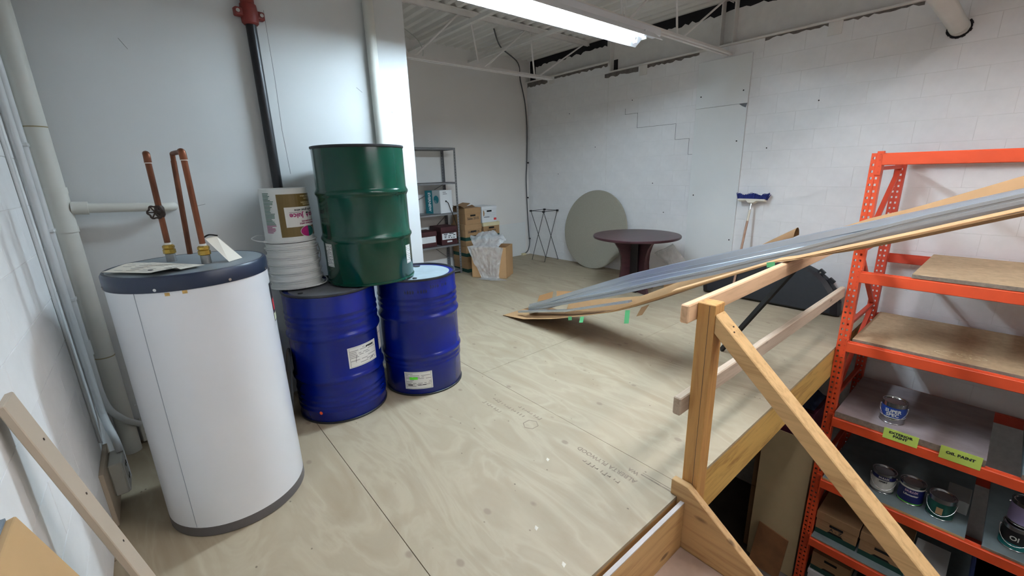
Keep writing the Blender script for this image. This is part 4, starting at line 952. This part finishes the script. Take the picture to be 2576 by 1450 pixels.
profile(3.052, zt, -.106, .26, 4.15, .052, .106, ALU, 'tall grooved aluminium profile in the middle of the sloping bundle')
profile(3.110, zt, -.104, .20, 4.15, .056, .106, ALU, 'tall grooved aluminium profile next to the rear cardboard flap')
q0, q1 = V(2.945, 3.40, .075), V(2.89, 1.95, .52)
b = MB().bar(q0, q0.lerp(q1, .5)+V(0,0,-.035), .045, .018).bar(q0.lerp(q1, .5)+V(0,0,-.035), q1, .045, .018)
one(b, 'short_profile', ALU, 'short loose aluminium strip lying on the near cardboard flap', 'profile')
# ================================================================ orange pallet rack
FX, QX = 4.42, 5.47
rk = empty('pallet_rack', (4.95, -.4, GZ), 'orange perforated pallet rack standing along the block wall', 'rack')
def upright(x, y, face, m):
    """C-section post with two real columns of slots; face -1: perforated web looks to -X"""
    ys = [0, .012, .026, .030, .045, .050, .064, .076]; zt = 1.632; b = MB(); t = .003; pitch = .0508
    xf0, xf1 = (x, x+t) if face < 0 else (x+.075-t, x+.075)
    for a, c in ((0, .012), (.064, .076), (.030, .045)): b.box(xf0, xf1, y+a, y+c, GZ, zt)
    z = GZ+.02
    b.box(xf0, xf1, y+.012, y+.030, GZ, z).box(xf0, xf1, y+.045, y+.064, GZ, z)
    while z < zt-.03:
        for a, c, h0, h1 in ((.012, .030, .016, .016), (.045, .064, .016, .016)):
            b.box(xf0, xf1, y+a, y+c, z+.018, min(z+pitch, zt))
            b.box(xf0, xf1, y+a, y+a+.004, z, z+.018)
        z += pitch
    sd = MB()
    for yy in (y, y+.073): 
        sd.box(x+t if face < 0 else x, x+.075 if face < 0 else x+.075-t, yy, yy+.003, GZ, zt)
    o = b.build('upright', m, rk); sd.build('upright_flange', m, o)
    MB().box(x-.02, x+.095, y-.02, y+.096, GZ, GZ+.008).build('foot_plate', m, o)
    # raised centre bead
    MB().box(*( (x-.004, x) if face < 0 else (x+.075, x+.079)), y+.034, y+.041, GZ+.01, zt).build('bead', m, o)
for yy in (.774, -1.80):
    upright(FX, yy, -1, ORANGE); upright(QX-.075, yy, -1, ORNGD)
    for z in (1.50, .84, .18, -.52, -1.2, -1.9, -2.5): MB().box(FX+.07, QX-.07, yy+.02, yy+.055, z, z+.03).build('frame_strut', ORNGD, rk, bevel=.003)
    for k, (za, zb) in enumerate(((1.5, .86), (.82, .2), (.16, -.5), (-.54, -1.18), (-1.22, -1.88), (-1.92, -2.48))):
        a_, c_2 = (FX+.09, QX-.09) if k % 2 else (QX-.09, FX+.09)
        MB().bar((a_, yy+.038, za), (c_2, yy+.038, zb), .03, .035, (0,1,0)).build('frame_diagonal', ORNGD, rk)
LV = [1.626, .695, .08, -.648, -1.31, -1.985]
for z in LV:
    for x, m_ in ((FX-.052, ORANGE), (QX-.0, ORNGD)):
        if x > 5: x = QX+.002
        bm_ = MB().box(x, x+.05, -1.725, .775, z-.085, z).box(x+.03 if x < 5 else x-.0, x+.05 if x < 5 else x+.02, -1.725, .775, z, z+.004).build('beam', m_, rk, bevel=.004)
        if x < 5:
            for ya in (.772, -1.768):
                y0_ = ya if ya > 0 else ya
                cn = MB().box(FX-.0065, FX-.0005, y0_-.002, y0_+.044, z-.16, z+.02).box(FX-.052, FX-.0005, y0_-.004, y0_+.002, z-.16, z+.02).build('beam_connector', ORANGE, bm_, bevel=.0015)
                b = MB()
                for k in range(4): b.box(FX-.0075, FX-.006, y0_+.015, y0_+.024, z-.14+.045*k, z-.134+.045*k)
                tag(b.build('rivets', ORNGD, bm_), kind='stuff')
# shelf boards lie loose on the beams
def board(x0, x1, y0, y1, z, t, m, label, edge=None):
    e = empty('shelf_board', ((x0+x1)/2, (y0+y1)/2, z), label, 'shelf board', 'boards lying on the orange rack')
    MB().box(x0, x1, y0, y1, z, z+t).build('panel', m, e, bevel=.002)
    if edge: MB().box(x0-.002, x0, y0, y1, z, z+t-.002).build('front_edge', edge, e)
    return e
board(FX-.035, QX-.02, -1.70, .462, .7002, .03, PARTB, 'short particle board on the upper rack level leaving a gap', PARTE)
b_ = board(FX+.004, QX-.02, -1.70, .748, .0852, .022, PARTB, 'full particle board with pale ring stain on the rack', PARTE)
b = MB()
for k, (x, y, r_) in enumerate(((4.56, .15, .10), (4.60, .05, .08))):
    for j in range(30):
        t0, t1 = 2*math.pi*j/30, 2*math.pi*(j+1)/30
        if (j*7+k*3) % 11 > 7: continue
        b.bar((x+.55*r_*math.cos(t0), y+r_*math.sin(t0), .1075), (x+.55*r_*math.cos(t1), y+r_*math.sin(t1), .1075), .006, .0008)
b.build('ring_stain', CREAM, b_)
board(FX-.028, QX-.1, -.165, .764, -.6438, .055, DUSTB, 'dusty thick board under the single paint can', PARTE)
board(FX-.028, QX-.1, -1.70, -.34, -.6438, .04, GREYBL, 'blue-grey board at the end of the paint can level', PARTE)
board(FX-.03, QX-.05, -.175, .765, -1.3058, .02, GREYBL, 'blue-grey board carrying the row of three paint cans', TANB)
board(FX-.03, QX-.05, -1.70, -.265, -1.3058, .02, GREYBL, 'blue-grey board carrying the stacked paint cans', PARTE)
board(FX-.03, QX-.05, -1.70, .765, -1.9808, .012, GREYBL, 'blue-grey board on the lowest rack level under archive boxes', PARTE)
# hanging signs
def sign(y0, y1, z0, z1, lines, label):
    e = empty('shelf_sign', (FX-.056, (y0+y1)/2, z0), label, 'sign', 'lime green signs taped on the rack beam')
    MB().box(FX-.0545, FX-.0535, y1, y0, z0, z1).build('paper', YGREEN, e)
    for t_, z, sz in lines: text(t_, sz, 'lettering', INK, e, planar((FX-.0548, (y0+y1)/2, z), (0,-1,0), (0,0,1)), .0012, squeeze=1.1)
sign(.419, .203, -.668, -.572, [('EXTERIOR', -.603, .029), ('PAINT', -.630, .029)], 'lime green paper sign reading EXTERIOR PAINT')
sign(.078, -.147, -.674, -.566, [('OIL PAINT', -.612, .031)], 'lime green paper sign reading OIL PAINT')
# ---------------------------------------------------------------- paint cans
def can(x, y, z, r, h_, bands, label, a_face=-168, handle=True, words=None, lid=CANTIN, low=True):
    e = empty('paint_can', (x, y, z), label, 'paint can', 'paint cans on the orange rack')
    bd = MB().lathe(x, y, [(r-.003, z), (r+.002, z+.001), (r+.002, z+.006), (r, z+.008), (r, z+h_-.01), (r+.003, z+h_-.007), (r+.003, z+h_), (r-.004, z+h_), (r-.006, z+h_-.006)], 36, True, False).build('body', CANTIN, e, smooth=True)
    MB().lathe(x, y, [(r-.006, z+h_-.005), (r-.014, z+h_-.003), (r-.018, z+h_-.009), (.01, z+h_-.009)], 36, False, True).build('lid', lid, e, smooth=True)
    for m_, z0, z1 in bands: MB().lathe(x, y, [(r+.0008, z+z0), (r+.0008, z+z1)], 36, False, False).build('label_band', m_, e, smooth=True)
    for st_, zz, sz, wm in (words or []): text(st_, sz, 'lettering', wm, bd, cylmap(x, y, r+.001, a_face, z+zz), .0012)
    a = R(a_face); fd = V(math.cos(a), math.sin(a), 0); sd_ = V(-fd.y, fd.x, 0); c0_ = V(x, y, z+h_*.72)
    for s_2 in (-1, 1): MB().tube([c0_+sd_*s_2*(r-.002), c0_+sd_*s_2*(r+.008)], .008, 10).build('ear', CANTIN, e, smooth=True)
    if handle:
        pts = [c0_+sd_*(r+.008)*math.cos(t)+fd*(r+.02)*math.sin(t)*1.05+V(0,0,-.085*math.sin(t)) for t in [math.pi*k/14 for k in range(15)]]
        MB().tube(pts, .0025, 6).build('bail_handle', CANTIN if not low else BOLT, e, smooth=True)
    return e
can(4.565, .405, -.588, .083, .19, [(CANBLUE, .062, .150), (CANWHT, .056, .062)], 'dented tin paint can with blue label alone on the dusty board', -176, True, [('SUPER', .118, .040, CANWHT), ('SPEC', .085, .040, CANWHT)])
can(4.60, .372, -1.285, .083, .19, [(CANNAVY, .135, .165), (CANWHT, .02, .13)], 'paint can with navy and cream label at the left of the row', -172, True, [('DULUX', .15, .022, CANWHT), ('XPERT', .115, .020, INK)])
can(4.60, .182, -1.285, .083, .19, [(CANNAVY, .02, .15), (LIME, .012, .02), (CANWHT, .15, .165)], 'navy paint can with pink drips in the middle of the row', -176, False, [('DULUX', .128, .026, PINK), ('Lifemaster', .095, .024, CANWHT)])
e = can(4.565, -.008, -1.285, .083, .19, [(CANGRN, .012, .15)], 'green paint can with a tan label beside the navy can', 178, True)
MB().cylpatch(4.565, -.008, .0835, 165, 192, -1.235, -1.175, 6, t=.0015).build('tan_label', KRAFT, e)
can(4.57, -.42, -1.285, .083, .19, [(CANBLK, .055, .16), (CANTEAL, .012, .055)], 'black and teal paint can under the stacked can', 172, True, [('Ol', .10, .05, CANWHT)])
can(4.60, -.43, -1.093, .083, .19, [(mat('can_lilac', (150,140,180), .45), .02, .16)], 'lilac labelled paint can stacked on the black and teal can', 172, False)
one(MB().box(4.70, 4.95, -.16, -.02, -1.285, -1.17), 'grey_tray', GREYB, 'small grey plastic tray behind the green paint can', 'tray', bevel=.004)
one(MB().box(4.5, 4.95, -.75, -.40, -.603, -.44), 'pale_blue_bin', LTBLUE, 'pale blue bin on the blue-grey board', 'bin', bevel=.01)
# archive boxes low on the rack, fronts towards -X
YM = (0,-1,0)
GR = 'archive boxes on the lower rack'
carton((4.47, .768, -1.968), YM, .335, .42, .25, KRAFT, KRAFT, 'kraft archive box marked A to Z on the lowest rack level', GR, DKGREEN, [('A - Z', .10, .045), ('Supplier', .135, .022)])
carton((4.47, .425, -1.968), YM, .335, .42, .25, KRAFT, KRAFT, 'plain kraft archive box on the lowest rack level beside the A to Z box', GR, DKGREEN)
carton((4.47, .076, -1.968), YM, .22, .42, .16, WHITEB, WHITEB, 'low white box on the lowest rack level', GR, None, None, .04)
carton((4.47, .748, -2.41), YM, .32, .42, .22, KRAFT, KRAFT, 'kraft archive box on the ground stack under the rack', GR, DKGREEN, None, 0)
carton((4.455, .752, GZ+.001), YM, .34, .43, .236, WHITEB, WHITEB, 'white archive box on the ground under a kraft one', GR, None, None, .05)
one(MB().box(4.46, 4.95, -.72, -.28, -1.967, -1.72).box(4.44, 4.97, -.74, -.26, -1.74, -1.72), 'blue_bin', mat('storage_blue', (52,66,110), .5), 'dark blue storage bin on the lowest rack level', 'bin', bevel=.008)
one(MB().box(4.5, 5.0, -.25, .35, GZ+.001, -2.3), 'storage_tub', mat('storage_purple', (44,34,60), .6), 'dark storage tub on the ground under the rack', 'bin', bevel=.01)
# ---------------------------------------------------------------- things under the platform
one(MB().box(4.455, 4.468, .872, 1.322, GZ+.001, -1.018), 'wall_sheet', SHEETK, 'tall khaki sheet of board standing under the platform edge', 'board', bevel=.0015)
e = empty('stained_offcut', (4.38, 1.1, GZ), 'brown stained plywood offcut leaning on the khaki sheet', 'board')
MB().add([(4.33, 1.255, GZ+.002), (4.33, .96, GZ+.002), (4.44, .948, -2.22), (4.44, 1.235, -2.17), (4.345, 1.255, GZ+.002), (4.345, .96, GZ+.002), (4.452, .948, -2.22), (4.452, 1.235, -2.17)],
         [(3,2,1,0), (4,5,6,7), (0,1,5,4), (1,2,6,5), (2,3,7,6), (3,0,4,7)]).build('panel', BROWNST, e)
MB().add([(4.3455, 1.25, -2.58), (4.3465, 1.21, -2.60), (4.385, 1.205, -2.42), (4.39, 1.243, -2.40)], [(0,1,2,3), (3,2,1,0)]).build('paint_splash', DIRTYW, e)
o1 = carton((4.54, 1.40, GZ+.001), YM, .46, .5, .8, KRAFT, KRAFT, 'tall kraft carton on the ground behind the khaki sheet', 'cartons under the platform', None, None, 0, False)
carton((4.54, 1.40, -1.848), YM, .46, .5, .75, KRAFT, KRAFT, 'kraft carton stacked behind the khaki sheet under the platform', 'cartons under the platform', None, None, 0, False)
o2 = carton((4.53, 1.40, -1.096), YM, .47, .5, .34, PURPLE, PURPLE, 'purple carton on the stack under the platform edge', 'cartons under the platform', None, None, 0, False)
b = MB()
rr = random.Random(31)
for k in range(5): b.tube(bez([(4.5335, .99+.03*k, -.83+.02*math.sin(k*2)), (4.5335, .975+.03*k, -.80), (4.5335, .97+.03*k, -.84), (4.5335, .96+.03*k, -.82)], 4), .003, 5)
b.build('print_script', DIRTYW, o2)
def heap(u, v): return V(4.58+.40*u, .96+.40*v, -.752+.16*math.sin(math.pi*u)**.6*math.sin(math.pi*v)**.6+.05*nz(u, v, 7)*math.sin(math.pi*u)*math.sin(math.pi*v))
one(MB().grid(heap, 24, 24), 'folded_clothes', DENIM, 'heap of dark blue clothes on the purple carton', 'clothes', smooth=True, angle=180)
# ---------------------------------------------------------------- litter on the floor
for k, (x, y, lab) in enumerate(((1.453, 1.467, 'tiny curled white paper scrap in the middle of the plywood'), (1.075, 1.162, 'small white paper chip near the stair edge'), (1.03, .95, 'white paper corner lying at the stair edge'))):
    one(MB().add([(x, y, .001), (x+.02, y+.006, .002), (x+.016, y+.022, .006), (x+.004, y+.016, .002)], [(0,1,2,3)]), 'paper_scrap', PAPER, lab, 'litter', 'paper scraps on the floor')
